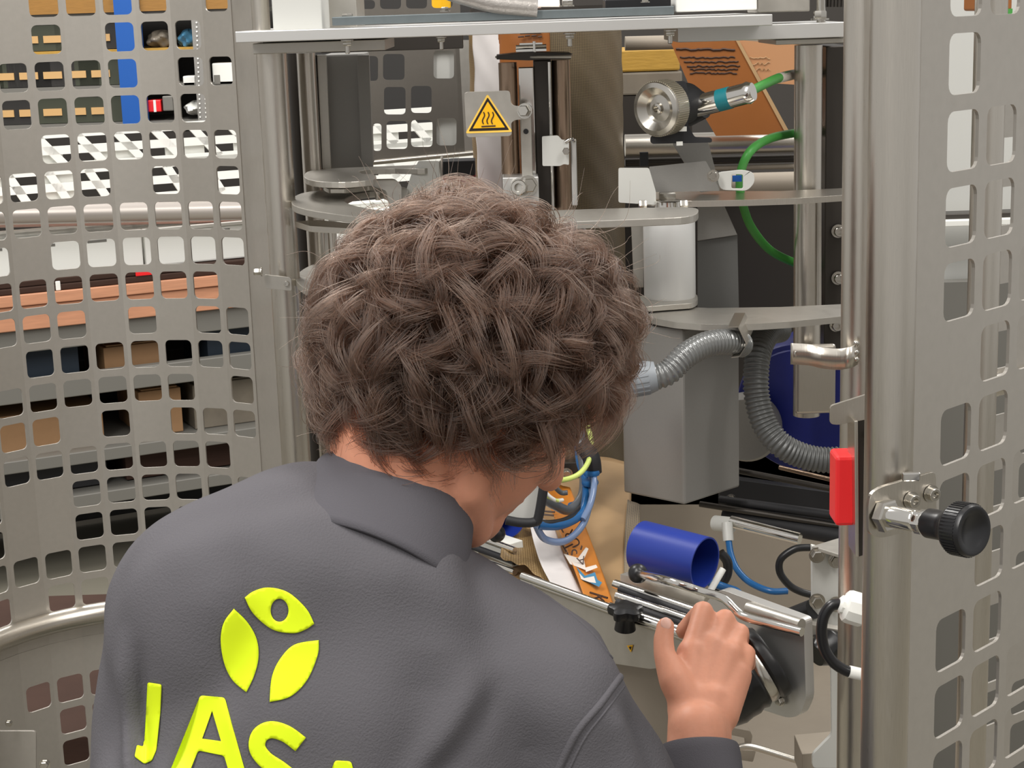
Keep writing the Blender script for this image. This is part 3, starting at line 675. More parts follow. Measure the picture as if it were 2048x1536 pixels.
# ============================================================ film behind the encoder
of = thing('printed_film', 'slanting orange printed packaging film behind the encoder wheel', 'packaging film', P(1450, 180, 2.75))
YO = 2.75
fplate('film_panel', [(1335, 70), (1470, 78), (1575, 268), (1432, 272), (1395, 210)], YO, .0015, 'orangedk', of, bevel=0)
fplate('film_panel', [(1478, 80), (1600, 90), (1600, 170), (1525, 165)], YO + .01, .0015, mat('film_peach', (190, 140, 100), .35, 0, .1, 30), of, bevel=0)
fplate('film_panel', [(1470, 78), (1478, 80), (1580, 266), (1572, 268)], YO - .002, .001, 'tan', of, bevel=0)
random.seed(4)
for k, (x0, x1, y) in enumerate(((1352, 1470, 99), (1360, 1470, 115), (1368, 1477, 124), (1374, 1480, 132), (1380, 1476, 139), (1380, 1474, 146))):
    mb = MB(); pts = [P(x0 + (x1 - x0) * t / 24, y + random.uniform(-1.6, 1.6), YO - .0012) for t in range(25)]
    mb.tube(pts, .0012 if k else .0018, 5).build('text_line', 'ink', of)
for k in range(3):
    mb = MB(); pts = [P(1500 + 40 * t / 10, 115 + k * 12 + random.uniform(-3, 3), YO + .008) for t in range(11)]; mb.tube(pts, .0007, 5).build('text_line', 'tan', of)
fr_ = thing('film_rollers', 'horizontal metal film rollers behind the encoder bracket', 'roller', P(1420, 300, 2.8))
for (y, d, Y, m) in ((84, 28, 2.85, 'inner'), (112, 0, 2.9, 'gold'), (288, 44, 2.8, 'steel'), (322, 16, 2.82, 'dark'), (338, 10, 2.82, 'inner'), (372, 46, 2.95, 'inner')):
    if d: MB().rod(P(1250, y + 3, Y), P(1600, y - 9 + 3, Y), d / 2 * S(P(1400, y, Y)), 24).build('roller', m, fr_, smooth=60)
gb = thing('gold_carton', 'yellow gold wrapped carton seen between filling tube and encoder', 'box', P(1300, 122, 3.4))
blk('upper_wrap', 1220, 98, 1360, 143, 3.4, .2, 'gold', gb, bevel=.004); blk('lower_wrap', 1220, 144, 1365, 190, 3.4, .2, 'film', gb, bevel=.004)
a = P(1292, 191, 3.4); MB().box((a.x, 3.5, a.z / 2), (.18, .2, a.z)).build('dark_carton', 'dark', gb)
# ============================================================ interior casing (back and lower walls of the machine)
cas = thing('machine_casing', 'beige inner casing walls of the machine behind the sealing station', 'machine part', (P(1400, 1200, 2.6).x, 2.6, 0))
a = P(950, 900, 3.0); b = P(1700, 900, 3.0)
MB().box(((a.x + b.x) / 2, 2.97, .5), (b.x - a.x, .02, 1.5 if 0 else 1.06)).build('rear_wall', 'inner', cas)
zf = .62
MB().box(((a.x + b.x) / 2, 2.2, .55), (b.x - a.x, 1.5, .02)).build('base_pan', 'inner', cas)
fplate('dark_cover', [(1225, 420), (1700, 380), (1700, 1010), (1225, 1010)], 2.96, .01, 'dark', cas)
fplate('rear_band', [(1480, 960), (1700, 990), (1700, 1080), (1440, 1010), (1440, 960)], 2.3, .02, 'blkmat', cas)
# slotted rails and air cylinder below the drum
air = thing('air_cylinder', 'slim pneumatic cylinder under the black rails with a blue hose', 'pneumatic cylinder', P(1520, 1060, 2.1))
MB().rod(P(1462, 1043, 2.1), P(1600, 1078, 2.05), .008, 20).build('barrel', 'chrome', air, smooth=60)
MB().rod(P(1430, 1046, 2.12), P(1465, 1050, 2.1), .010, 20).build('end_block', 'paintlt', air, smooth=60)
MB().rod(P(1454, 1045, 2.09), P(1457, 1082, 2.08), .007, 16).build('hose_fitting', 'paintlt', air, smooth=60)
rl = thing('black_rails', 'pair of black horizontal guide rails below the blue drum', 'rail', P(1550, 990, 2.25))
for (x0, y0, x1, y1, r, m) in ((1470, 940, 1700, 985, .004, 'dark'), (1440, 1000, 1700, 1035, .006, 'blkmat'), (1400, 1008, 1700, 1055, .004, 'dark'), (1450, 1030, 1700, 1075, .012, 'blkmat'), (1560, 935, 1700, 968, .003, 'bronze')):
    MB().rod(P(x0, y0, 2.2), P(x1, y1, 2.1), r, 16).build('rail', m, rl, smooth=60)
bolt(rl, P(1462, 1000, 2.2), (0, -1, 0), .006)
def hose(name, label, pts, r, m, cat='hose', ends=()):
    t = thing(name, label, cat, P(*pts[0]))
    MB().tube(spline([P(*p) for p in pts], 10), r, 12).build('run', m, t, smooth=60)
    for (i, j, rr_, mm) in ends: MB().rod(P(*pts[i]), P(*pts[j]), rr_, 16).build('sleeve', mm, t, smooth=60)
    return t
hose('blue_air_hose', 'blue air hose curving down from the slim pneumatic cylinder', [(1457, 1080, 2.08), (1462, 1110, 2.06), (1475, 1140, 2.04), (1500, 1165, 2.02), (1540, 1182, 2.0), (1575, 1182, 2.0)], .0042, 'hose', 'hose')
hose('black_looped_hose', 'thin black hose looping beside the white mounting plate', [(1620, 1095, 1.95), (1590, 1098, 1.95), (1562, 1118, 1.95), (1560, 1145, 1.95), (1578, 1170, 1.95), (1600, 1183, 1.95), (1625, 1190, 1.95)], .0045, 'black', 'hose')
hose('blue_curved_hose', 'blue hose lying behind the upper lever rod', [(1420, 1165, 1.95), (1450, 1175, 1.93), (1475, 1185, 1.9), (1485, 1205, 1.88)], .005, 'hose', 'hose')
hose('black_vent_hose', 'thick black hose behind the blue tube end', [(1440, 1105, 2.0), (1455, 1125, 2.0), (1452, 1155, 2.0), (1430, 1180, 2.0)], .006, 'black', 'hose')
# ============================================================ blue tubes on the sealing station
def bluetube(label, x0, y0, Y0, x1, y1, Y1, dpx):
    t = thing('blue_tube', label, 'tube', P(x0, y0, Y0)); a, b = P(x0, y0, Y0), P(x1, y1, Y1); d = (b - a).normalized(); L = (b - a).length; r = dpx / 2 * S(b)
    MB().lathe(a, d, [(r * .9, 0), (r, .0), (r, L), (r * .94, L), (r * .94, L * .1)], 48, cap=False).build('tube_wall', 'blue', t, smooth=50)
    MB().lathe(a + d * L * .3, d, [(r * .93, 0), (r * .93, .004)], 48).build('inner_disc', 'bluedark', t, smooth=50); return t
bluetube('short blue plastic tube with open end above the right lever', 1282, 1092, 1.875, 1410, 1126, 1.82, 106)
bluetube('blue plastic tube partly hidden by the chin, beside the left black ball knob', 900, 1010, 2.12, 1012, 1030, 2.0, 95)
# ============================================================ bag web leaving the sealing station
bag = thing('net_bag', 'tan net potato bag web with white and orange printed strip', 'bag', P(1150, 1080, 2.0))
def quadsurf(tl, tr, br, bl_, wob, seed, edge=0):
    def f(u, v):
        a = Vector(tl).lerp(Vector(tr), u); b = Vector(bl_).lerp(Vector(br), u); p = a.lerp(b, v)
        q = P(p.x + edge * math.sin(v * PI), p.y, p.z); q.y += wob * (math.sin(u * 9 + v * 5 + seed) + .6 * math.sin(u * 23 - v * 13 + seed * 2)); return q
    return f
sheetsurf('net_face', quadsurf((1045, 890, 2.35), (1262, 925, 2.35), (1262, 1235, 1.78), (1010, 1170, 1.9), .004, 1, 0), 30, 40, 'tan', bag, su=1, sv=1.4)
sheetsurf('net_border', quadsurf((1255, 1000, 2.2), (1282, 1010, 2.18), (1280, 1240, 1.76), (1253, 1235, 1.77), .001, 2, -6), 8, 30, 'netgrid', bag, su=.12, sv=1.0)
sheetsurf('crumpled_net', quadsurf((1012, 1045, 2.08), (1085, 1060, 2.05), (1110, 1170, 1.84), (1000, 1110, 1.9), .008, 5, 0), 20, 24, 'nettan', bag, su=.5, sv=.6)
sheetsurf('white_strip', quadsurf((1058, 1040, 2.04), (1105, 1040, 2.04), (1180, 1215, 1.765), (1112, 1190, 1.78), .003, 3, -8), 16, 40, 'paper', bag)
sheetsurf('orange_strip', quadsurf((1078, 960, 2.14), (1140, 975, 2.12), (1236, 1235, 1.755), (1172, 1205, 1.762), .002, 3, 2), 16, 40, 'orange', bag)
def onbag(px, py, lift=.0): 
    # print on the orange strip: interpolate the strip's depth by row
    t = (py - 965) / (1220 - 965); return P(px, py, 2.13 + (1.758 - 2.13) * t - .012 - lift)
def bprint(name, pix, m, lift=0): return MB().plate([onbag(x, y, lift) for x, y in pix], (0, .0006, .0002)).build(name, m, bag)
bprint('print_panel', [(1128, 1108), (1168, 1120), (1172, 1140), (1140, 1128)], 'labwhite')
bprint('print_panel', [(1155, 1118), (1172, 1095), (1177, 1098), (1166, 1122)], 'labwhite')
bprint('print_panel', [(1170, 1136), (1192, 1130), (1195, 1135), (1172, 1144)], 'labwhite')
bprint('blue_figure', [(1153, 1134), (1170, 1152), (1190, 1145), (1195, 1160), (1204, 1165), (1198, 1173), (1180, 1165), (1165, 1160)], 'skylab', .001)
bprint('white_figure', [(1158, 1146), (1168, 1157), (1188, 1153), (1192, 1166), (1178, 1164), (1162, 1158)], 'labwhite', .002)
def txt(s_, px, py, size, ang, m, parent, name='lettering', Y=None, mat3=None):
    cu = bpy.data.curves.new(name, 'FONT'); cu.body = s_; cu.size = size; cu.extrude = .0003; cu.align_x = 'CENTER'; cu.align_y = 'CENTER'
    o = link(bpy.data.objects.new(name, cu)); cu.materials.append(M[m]); bpy.context.view_layer.update(); dg = bpy.context.evaluated_depsgraph_get(); me = bpy.data.meshes.new_from_object(o.evaluated_get(dg)); bpy.data.objects.remove(o); o = link(bpy.data.objects.new(name, me))
    o.matrix_world = mat3; adopt(o, parent); return o
def facing(pos, ang, tilt=None, nrm=None):
    z = Vector(nrm).normalized() if nrm is not None else V(0, -1, 0); x = V(math.cos(ang), 0, math.sin(ang)); x = (x - z * x.dot(z)).normalized(); y = z.cross(x)
    return Matrix.Translation(pos) @ Matrix((x, y, z)).transposed().to_4x4()
nb = V(0, -.75, .65)
txt('KURT', 1140, 1070, .018, 0, 'ink', bag, mat3=facing(onbag(1146, 1078, .010), math.radians(110), nrm=nb))
txt('ST', 1140, 1095, .018, 0, 'ink', bag, mat3=facing(onbag(1141, 1098, .010), math.radians(110), nrm=nb))
txt('A', 1163, 1115, .015, 0, 'ink', bag, mat3=facing(onbag(1163, 1121, .009), math.radians(200), nrm=nb))
mb = MB()
for (x0, y0, x1, y1) in ((1082, 1022, 1110, 1024), (1086, 1029, 1108, 1031), (1180, 1185, 1215, 1196), (1186, 1198, 1205, 1192), (1195, 1190, 1208, 1203)): mb.tube([onbag(x0, y0, .003), onbag(x1, y1, .003)], .0012, 6)
mb.build('print_lines', 'ink', bag)
# ============================================================ grey tablet-like box at the face
tb = thing('control_box', 'grey box with thick black rubber edge in front of the face', 'device', P(1045, 980, 1.85))
fplate('face_panel', rounded([(975, 905), (1085, 905), (1070, 1040), (1010, 1036), (992, 1005)], 8), 1.86, .03, 'paintlt', tb)
MB().tube(spline([P(1101, 890, 1.85), P(1094, 930, 1.85), P(1078, 1030, 1.85), P(1068, 1044, 1.85), P(1040, 1045, 1.85), P(1012, 1040, 1.85)], 6), .0055, 12).build('rubber_edge', 'blkmat', tb, smooth=60)
# sealing unit lower end and its cable bundle
lw = thing('sealer_foot', 'bronze tube ends above the grey box', 'machine part', P(1120, 900, 2.1))
vpost(1128, 780, 2.15, 935, 52).build('tube_end', 'bronze', lw, smooth=60)
blk('dark_collar', 1098, 925, 1160, 958, 2.12, .05, 'dark', lw)
for x in (1113, 1133): bolt(lw, P(x, 948, 2.11), (0, -1, 0), .006, socket=True)
MB().box(P(1104, 918, 2.1), (.006, .004, .02)).build('white_clip', 'white', lw)
cb = thing('cable_bundle', 'bundle of blue, grey and yellow-green cables looping beside the cheek', 'cable', P(1170, 900, 2.0))
def cable(pts, r, m, name='cable'): return MB().tube(spline([P(*p) for p in pts], 8), r, 12).build(name, m, cb, smooth=60)
cable([(1163, 780, 2.05), (1170, 830, 2.03), (1182, 880, 2.0), (1178, 920, 1.98), (1158, 948, 1.95), (1125, 960, 1.93), (1098, 955, 1.92), (1085, 945, 1.92)], .0032, 'yel')
cable([(1152, 780, 2.08), (1155, 850, 2.06), (1160, 920, 2.04), (1172, 960, 2.0), (1172, 1000, 1.97), (1160, 1030, 1.94), (1120, 1050, 1.9), (1075, 1050, 1.88)], .0055, 'hose')
cable([(1158, 780, 2.09), (1162, 860, 2.07), (1170, 930, 2.04), (1182, 950, 2.0), (1180, 1000, 1.97), (1165, 1050, 1.93), (1130, 1082, 1.9), (1090, 1078, 1.89), (1072, 1050, 1.88)], .0042, 'hoseclear')
cable([(1155, 790, 2.06), (1158, 870, 2.05), (1168, 940, 2.02), (1165, 990, 1.99), (1140, 1020, 1.96), (1110, 1010, 1.93), (1085, 995, 1.92)], .006, 'greycable')
cable([(1170, 1010, 1.97), (1140, 1038, 1.92), (1100, 1048, 1.89), (1062, 1044, 1.88)], .0048, 'black')
cable([(1185, 930, 2.0), (1188, 970, 1.97), (1180, 1010, 1.95), (1165, 1040, 1.93)], .004, 'hoseclear')
cable([(1086, 965, 1.9), (1092, 985, 1.9), (1110, 1000, 1.9), (1125, 1000, 1.91)], .0022, 'white'); cable([(1084, 975, 1.9), (1095, 993, 1.9), (1118, 1002, 1.9)], .002, 'yel'); cable([(1090, 965, 1.91), (1105, 970, 1.91), (1122, 985, 1.92), (1135, 985, 1.92)], .003, 'greycable')
cable([(1165, 890, 2.0), (1182, 915, 1.99), (1186, 945, 1.99)], .011, 'blkmat', 'cable_sleeve')
for (x, y) in ((1183, 945), (1152, 1012), (1180, 965)):
    MB().lathe(P(x, y, 1.985), (0, 0, 1), [(.0095, -.003), (.0105, 0), (.0095, .003)], 16).build('cable_tie', 'hose', cb, smooth=40)
# ============================================================ sealing station with levers, knobs and hand wheel
ZS = 1.14
A_ = PZ(1060, 1160, ZS); B_ = PZ(1370, 1270, ZS); sd = (B_ - A_).normalized(); sn = V(sd.y, -sd.x, 0)
if sn.y > 0: sn = -sn
st = thing('sealing_station', 'slanting steel sealing station with chrome bars under the hand', 'machine part', (B_.x, B_.y, 0))
def onS(px, py, off=0): return RP(px, py, B_ + sn * off, sn)
def splate(name, pix, off, th, m, parent=st, r=0, holes=(), label=None):
    if r: pix = rounded(pix, r)
    return MB().plate([onS(p[0], p[1], off) for p in pix], -sn * th, [[onS(p[0], p[1], off) for p in h] for h in holes]).build(name, m, parent, bevel=.0008, label=label)
splate('front_cover', [(1040, 1155), (1370, 1277), (1370, 1330), (1300, 1338), (1180, 1320), (1040, 1290)], 0, .004, 'plate', r=4)
splate('cover_skirt', [(1040, 1290), (1180, 1320), (1340, 1338), (1350, 1560), (1040, 1560)], -.03, .004, 'inner')
MB().rod(onS(1045, 1152, .004), onS(1375, 1272, .004), .0042, 16).build('chrome_rail', 'chrome', st, smooth=60)
MB().rod(onS(1045, 1160, .001), onS(1375, 1280, .001), .003, 16).build('chrome_rail', 'steel', st, smooth=60)
for k, (x0, y0, x1, y1, off, r, m) in enumerate(((1235, 1192, 1400, 1248, -.03, .005, 'chrome'), (1240, 1178, 1410, 1240, -.05, .004, 'blkmat'), (1230, 1168, 1415, 1230, -.06, .005, 'chrome'), (1235, 1205, 1380, 1255, -.018, .004, 'blkmat'), (1220, 1212, 1370, 1262, -.01, .004, 'chrome'))):
    MB().rod(onS(x0, y0, off), onS(x1, y1, off), r, 16).build('cross_bar', m, st, smooth=60)
splate('white_bar', [(1240, 1148), (1412, 1192), (1402, 1216), (1240, 1182)], -.075, .02, 'plate')
splate('slotted_strip', [(940, 1062), (1020, 1088), (1025, 1135), (960, 1105)], -.1, .02, 'whitem')
for k, y in enumerate((1075, 1098, 1118)):
    MB().rod(onS(930, y - 10, -.085), onS(1030, y + 26, -.085), .004, 14).build('cross_bar', 'chrome' if k != 1 else 'blkmat', st, smooth=60)
MB().rod(P(1410, 1200, 1.86), P(1446, 1138, 1.88), .004, 12).build('white_strut', 'white', st, smooth=60)
# right end plate
splate('end_plate', [(1440, 1178), (1608, 1240), (1608, 1260), (1612, 1400), (1598, 1432), (1575, 1436), (1488, 1408), (1400, 1330), (1385, 1250), (1420, 1195)], -.012, .012, 'alu', r=12)
MB().rod(onS(1496, 1216, -.008), onS(1603, 1250, -.008), .006, 16).build('top_lip', 'plate', st, smooth=60)
# lever with bent rod and ball knob
def lever(label, ballp, Yb, pts, br):
    t = thing('ball_lever', label, 'lever', P(ballp[0], ballp[1], Yb)); b = P(ballp[0], ballp[1], Yb)
    prof = [(br * math.sin(PI * k / 16), -br * math.cos(PI * k / 16)) for k in range(17)]
    MB().lathe(b, (0, 0, 1), prof, 32).build('ball_knob', 'black', t, smooth=60)
    MB().tube(spline([b] + [Vector(p) for p in pts], 8), .0042, 16).build('lever_rod', 'chrome', t, smooth=60); return t
lever('bent chrome lever rod with black ball knob below the right blue tube', (1276, 1147), 1.72, [onS(1330, 1160, .03), onS(1400, 1182, .025), onS(1440, 1194, .02), onS(1458, 1206, .02), onS(1480, 1228, .02), onS(1500, 1237, .02), onS(1550, 1250, .015), onS(1604, 1264, .012)], 20 * S(P(1276, 1147, 1.72)))
lever('short chrome lever with black ball knob beside the collar', (993, 1067), 1.86, [P(960, 1058, 1.87), P(925, 1050, 1.88)], 18 * S(P(993, 1067, 1.86)))
# star knob
sk = thing('star_knob', 'black star grip knob on the front cover left of the hand', 'knob', onS(1250, 1235, .03))
kb = onS(1250, 1258, .014); ka = V(.04, -.12, 1).normalized(); kl = .021
MB().lathe(kb, ka, [(.011, 0), (.0095, kl * .5), (.011, kl * .7)], 24).build('neck', 'black', sk, smooth=50)
mb = MB(); n_ = 60; t = ka.cross(V(1, 0, 0)).normalized(); u_ = ka.cross(t); vs = []
prof = [(.55, 0), (.95, .003), (1, .007), (.95, .011), (.6, .013)]
for (k, h) in prof:
    for i in range(n_):
        g = 2 * PI * i / n_; r = (.0165 + .0028 * math.cos(5 * g)) * k; vs.append(kb + ka * (kl * .62 + h) + (t * math.cos(g) + u_ * math.sin(g)) * r)
fs = [(k * n_ + i, k * n_ + (i + 1) % n_, (k + 1) * n_ + (i + 1) % n_, (k + 1) * n_ + i) for k in range(4) for i in range(n_)] + [tuple(4 * n_ + i for i in range(n_)), tuple(reversed(range(n_)))]
mb.add(vs, fs).build('star_head', 'black', sk, smooth=50)
# hand wheel / bellows at the end plate
hw = thing('bellows_knob', 'glossy black rubber bellows knob with clamp ring held by the hand', 'knob', onS(1530, 1320))
hc = onS(1536, 1322, .0); hd = (sn + sd * -.55 + V(0, 0, -.62)).normalized()
MB().lathe(hc - hd * .004, hd, [(.034, 0), (.036, .003), (.036, .010), (.033, .013)], 48).build('base_ring', 'black', hw, smooth=40)
MB().lathe(hc + hd * .009, hd, [(.0335, 0), (.0345, .002), (.0345, .007), (.0335, .009)], 48).build('clamp_ring', 'screw', hw, smooth=40)
MB().lathe(hc + hd * .018, hd, [(.0335, 0), (.036, .004), (.0345, .009), (.0365, .014), (.036, .022), (.037, .03), (.034, .042), (.028, .052), (.016, .058), (.002, .06)], 48).build('bellows', 'rubber', hw, smooth=70)
MB().rod(hc + V(.02, 0, .028), hc + V(.032, 0, .034), .004, 12).build('clamp_screw', 'screw', hw, smooth=50)
bolt(hw, hc + V(.034, -.0, .004), sn, .004); bolt(hw, hc + V(.012, 0, -.04), sn, .004)
MB().lathe(P(1600, 1330, 1.56), P(1660, 1290, 1.58) - P(1600, 1330, 1.56), [(.012, .02), (.017, .03), (.014, .036), (.017, .042), (.012, .05)], 28).build('rear_bellows', 'rubber', hw, smooth=60)
# small warning sticker on cover
stk = thing('warning_sticker', 'tiny yellow and black warning sticker on the front cover', 'sticker', onS(1259, 1297, .001))
MB().plate([onS(1254, 1291, .0008), onS(1266, 1290, .0008), onS(1262, 1305, .0008)], sn * .0003).build('sticker_field', 'warn', stk)
MB().plate([onS(1257.5, 1293.5, .0014), onS(1263, 1293, .0014), onS(1261, 1300, .0014)], sn * .0002).build('sticker_sign', 'blackink', stk)
# bottom pieces seen under the end plate
bt = thing('bottom_frame', 'low bracket and bent rod on the machine base, bottom right', 'machine part', P(1500, 1480, 2.0))
MB().tube(spline([P(x, y, 1.95) for x, y in ((1462, 1510), (1475, 1497), (1500, 1493), (1560, 1510), (1640, 1536), (1700, 1556))], 6), .004, 12).build('bent_rod', 'steel', bt, smooth=60)
fplate('angle_bracket', rounded([(1462, 1455), (1500, 1462), (1505, 1472), (1500, 1500), (1492, 1500), (1490, 1476), (1462, 1470)], 3), 2.0, .01, 'inner', bt)
fplate('foot_block', rounded([(1478, 1500), (1512, 1502), (1506, 1524), (1480, 1520)], 3), 1.97, .02, 'inner', bt)
# ============================================================ inner right upright with brackets
up = thing('right_upright', 'inner round steel upright carrying the brackets, right of centre', 'post', (P(1718, 700, 1.5).x, 1.5, 0))
cU = P(1726, 200, 1.5)
MB().rod((cU.x, 1.5, .5), (cU.x, 1.5, 2.1), .0172, 48).build('tube', 'steel', up, smooth=60)
def upl(name, pix, Y, th, m, **k): return fplate(name, pix, Y, th, m, up, **k)
# round strap bracket
mb = MB(); n_ = 22; pr = []
for (x, y, Y) in ((1583, 686, 1.50), (1620, 688, 1.49), (1645, 694, 1.485), (1680, 697, 1.475), (1700, 693, 1.47), (1712, 686, 1.48)): pr.append((P(x, y, Y), P(x, y + 44, Y)))
pr = [(a, b) for a, b in pr]
tp = spline([a for a, b in pr], 5); bt_ = [V(p.x, p.y, p.z - 43 * S(p)) for p in tp]
vs = tp + bt_; n_ = len(tp); mb.add(vs, [(i, i + 1, n_ + i + 1, n_ + i) for i in range(n_ - 1)])
o = mb.build('strap_bracket', 'steel', up, smooth=60); s_ = o.modifiers.new('solid', 'SOLIDIFY'); s_.thickness = .002
bolt(up, P(1594, 707, 1.497), (0, -1, 0), .003, .002, washer=False, socket=True)
for y in (686, 704, 718): MB().lathe(P(1712, y, 1.475), (0, -1, 0), [(.0025, 0), (.0025, .002), (.001, .003)], 12).build('weld_bead', 'screw', up, smooth=60)
# switch bracket, red switch
sw = thing('door_switch', 'red safety switch on a narrow steel plate beside the latch', 'switch', P(1715, 980, 1.35))
fplate('hook_plate', rounded([(1660, 812), (1736, 788), (1738, 838), (1676, 850), (1660, 848)], 7), 1.36, .003, 'steel', sw)
fplate('switch_plate', [(1709, 842), (1716, 842), (1718, 1114), (1711, 1114)], 1.345, .03, 'steel', sw)
fplate('switch_plate_face', [(1716, 832), (1736, 826), (1734, 1108), (1718, 1114)], 1.37, .003, 'dark', sw)
a = P(1671, 912, 1.36); b = P(1710, 1050, 1.36)
MB().box(((a.x + b.x) / 2, 1.372, (a.z + b.z) / 2), (b.x - a.x, .03, a.z - b.z)).build('red_body', 'red', sw, bevel=.003)
bolt(sw, P(1729, 872, 1.365), (1, 0, 0), .003, .004, washer=False)
# mounting plate right
mp = thing('mounting_plate', 'pale mounting plate with four bolts beside the right upright', 'bracket', P(1650, 1170, 1.62))
fplate('face_plate', [(1624, 1092), (1682, 1110), (1682, 1262), (1625, 1250)], 1.62, .008, 'paintlt', mp, r=3)
zplate('top_cap', [(1624, 1092), (1690, 1072), (1700, 1085), (1682, 1110)], P(1624, 1092, 1.62).z, .004, 'plate', mp)
for (x, y) in ((1634, 1110), (1672, 1120), (1634, 1202), (1672, 1208)): bolt(mp, P(x, y, 1.615), (0, -1, 0), .006, .006)
fplate('cross_arm', [(1604, 1246), (1690, 1262), (1690, 1302), (1625, 1296), (1604, 1272)], 1.58, .012, 'plate', mp, r=4)
fplate('lower_arm', rounded([(1636, 1300), (1662, 1330), (1664, 1470), (1625, 1510), (1625, 1536), (1690, 1536), (1690, 1300)], 8), 1.66, .006, 'paintlt', mp)
bolt(mp, P(1612, 1280, 1.575), (0, -1, 0), .006, .006)
fplate('foot_channel', [(1604, 1508), (1690, 1500), (1690, 1560), (1604, 1560)], 1.7, .05, 'inner', mp)
MB().rod(P(1580, 1236, 1.64), P(1626, 1218, 1.62), .010, 20).build('black_hose_stub', 'black', mp, smooth=60)
# white connector with black cable
wc = thing('white_connector', 'white plastic connector with a looped black cable on the right post', 'connector', P(1705, 1215, 1.3))
pa, pb = P(1677, 1207, 1.30), P(1748, 1228, 1.30); dd = (pb - pa).normalized()
MB().lathe(pa, dd, [(.005, 0), (.0075, .002), (.0075, .004), (.0125, .006), (.0135, .009), (.0135, .020), (.0125, .022)], 10).build('connector_body', 'white', wc, smooth=25)
MB().lathe(pa + dd * .022, dd, [(.0115, 0), (.0115, .012)], 24).build('connector_thread', 'white', wc, smooth=40)
MB().tube(spline([P(x, y, 1.30) for x, y in ((1680, 1208), (1662, 1212), (1648, 1232), (1643, 1262), (1648, 1295), (1664, 1322), (1685, 1338), (1702, 1345))], 8), .0045, 16).build('cable', 'black', wc, smooth=60)
MB().rod(P(1698, 1343, 1.30), P(1733, 1351, 1.30), .0050, 16).build('cable_end', 'white', wc, smooth=60)
# latch assembly on the door tube
la = thing('spring_latch', 'steel spring latch with black pull knob bolted to the door tube', 'latch', P(1850, 1010, 1.1))
YL = DT.y - rt - .003
ln = V(.42, -.9, 0).normalized(); L0 = P(1745, 1050, 1.1)
lp = rounded([(1737, 1010), (1742, 988), (1760, 975), (1872, 942), (1874, 1050), (1760, 1077), (1738, 1068)], 12)
pplate('latch_plate', lp, L0, ln, .003, 'steel', la)
def onL(px, py, off=0): return RP(px, py, L0 + ln * off, ln)
for (x, y) in ((1822, 1000), (1862, 987)): bolt(la, onL(x, y, .0005), ln, .0045, .004, socket=True)
la0 = onL(1765, 1030, .0); lae = onL(1770, 1031, .0) 
kd = (P(1935, 1060, L0.y - .055) - la0).normalized(); kl = (P(1935, 1060, L0.y - .055) - la0).length
MB().hexa(la0, kd, .0115, .008).build('hex_nut', 'screw', la, smooth=20)
MB().lathe(la0 + kd * .008, kd, [(.0075, 0), (.0075, kl * .28), (.0065, kl * .30), (.0078, kl * .33), (.0078, kl * .38)], 24).build('plunger', 'chrome', la, smooth=40)
MB().hexa(la0 + kd * kl * .42, kd, .0085, .007).build('hex_nut', 'chrome', la, smooth=20)
MB().lathe(la0 + kd * kl * .52, kd, [(.0078, 0), (.0098, .003), (.0098, kl * .20), (.0105, kl * .26), (.0160, kl * .33), (.0172, kl * .36), (.0172, kl * .52), (.0160, kl * .555), (.0125, kl * .56), (.0110, kl * .54), (.0005, kl * .53)], 40).build('pull_knob', 'black', la, smooth=50)
mb = MB(); t = kd.cross(V(0, 0, 1)).normalized(); u_ = kd.cross(t)
for k in range(48):
    g = 2 * PI * k / 48; e = t * math.cos(g) + u_ * math.sin(g); mb.box(la0 + kd * kl * .96 + e * .0172, (.0009, .0012, kl * .15), (e, kd.cross(e), kd))
gr = mb.build('knob_knurling', 'black', la); gr['kind'] = 'stuff'
MB().box(P(1822, 953, L0.y - .012), (.012, .004, .006)).build('stop_tab', 'chrome', la, bevel=.001)
# ============================================================ hall seen through the left cage
# shelving rack
YR = 7.0
rk = thing('shelving_rack', 'warehouse shelving rack with blue upright behind the left cage', 'shelving', P(230, 150, YR))
def hb(parent, name, x0, y0, x1, y1, Y, d, m, bevel=0): return blk(name, x0, y0, x1, y1, Y, d, m, parent, bevel=bevel)
for y in (28, 104, 176, 250): hb(rk, 'shelf_board', -160, y - 4, 520, y + 6, YR, .5, 'gold' if y == 104 else 'greytab')
hb(rk, 'back_panel', -170, -80, 950, 262, YR + .55, .02, 'bindk')
hb(rk, 'top_beam', -160, -60, 520, 26, YR - .02, .06, mat('ochre_beam', (150, 108, 48), .6, 0, .3, 30, (1, 1, 8), .2))
hb(rk, 'upright', 234, -60, 280, 262, YR - .08, .08, 'blueup')
up2 = hb(rk, 'perforated_upright', 388, -20, 414, 262, YR - .06, .04, 'paint')
mb = MB()
for k in range(24):
    for x in (393, 405):
        c = P(x + k * .35, 45 + k * 9, YR - .063); mb.rod(c, c + V(0, -.002, 0), .0035, 8)
o = mb.build('upright_holes', 'white', rk); o['kind'] = 'stuff'
random.seed(11)
bins = [(x, y) for y in (104, 176, 250) for x in range(-60, 228, 48)]
b0 = None
def copy_tree(o, parent=None):
    c = o.copy(); scene.collection.objects.link(c)
    if parent is not None: c.parent = parent
    for ch in list(o.children): copy_tree(ch, c)
    return c
places = {104: 'top', 176: 'middle', 250: 'bottom'}
ords = ('leftmost', 'second', 'third', 'fourth', 'fifth', 'sixth')
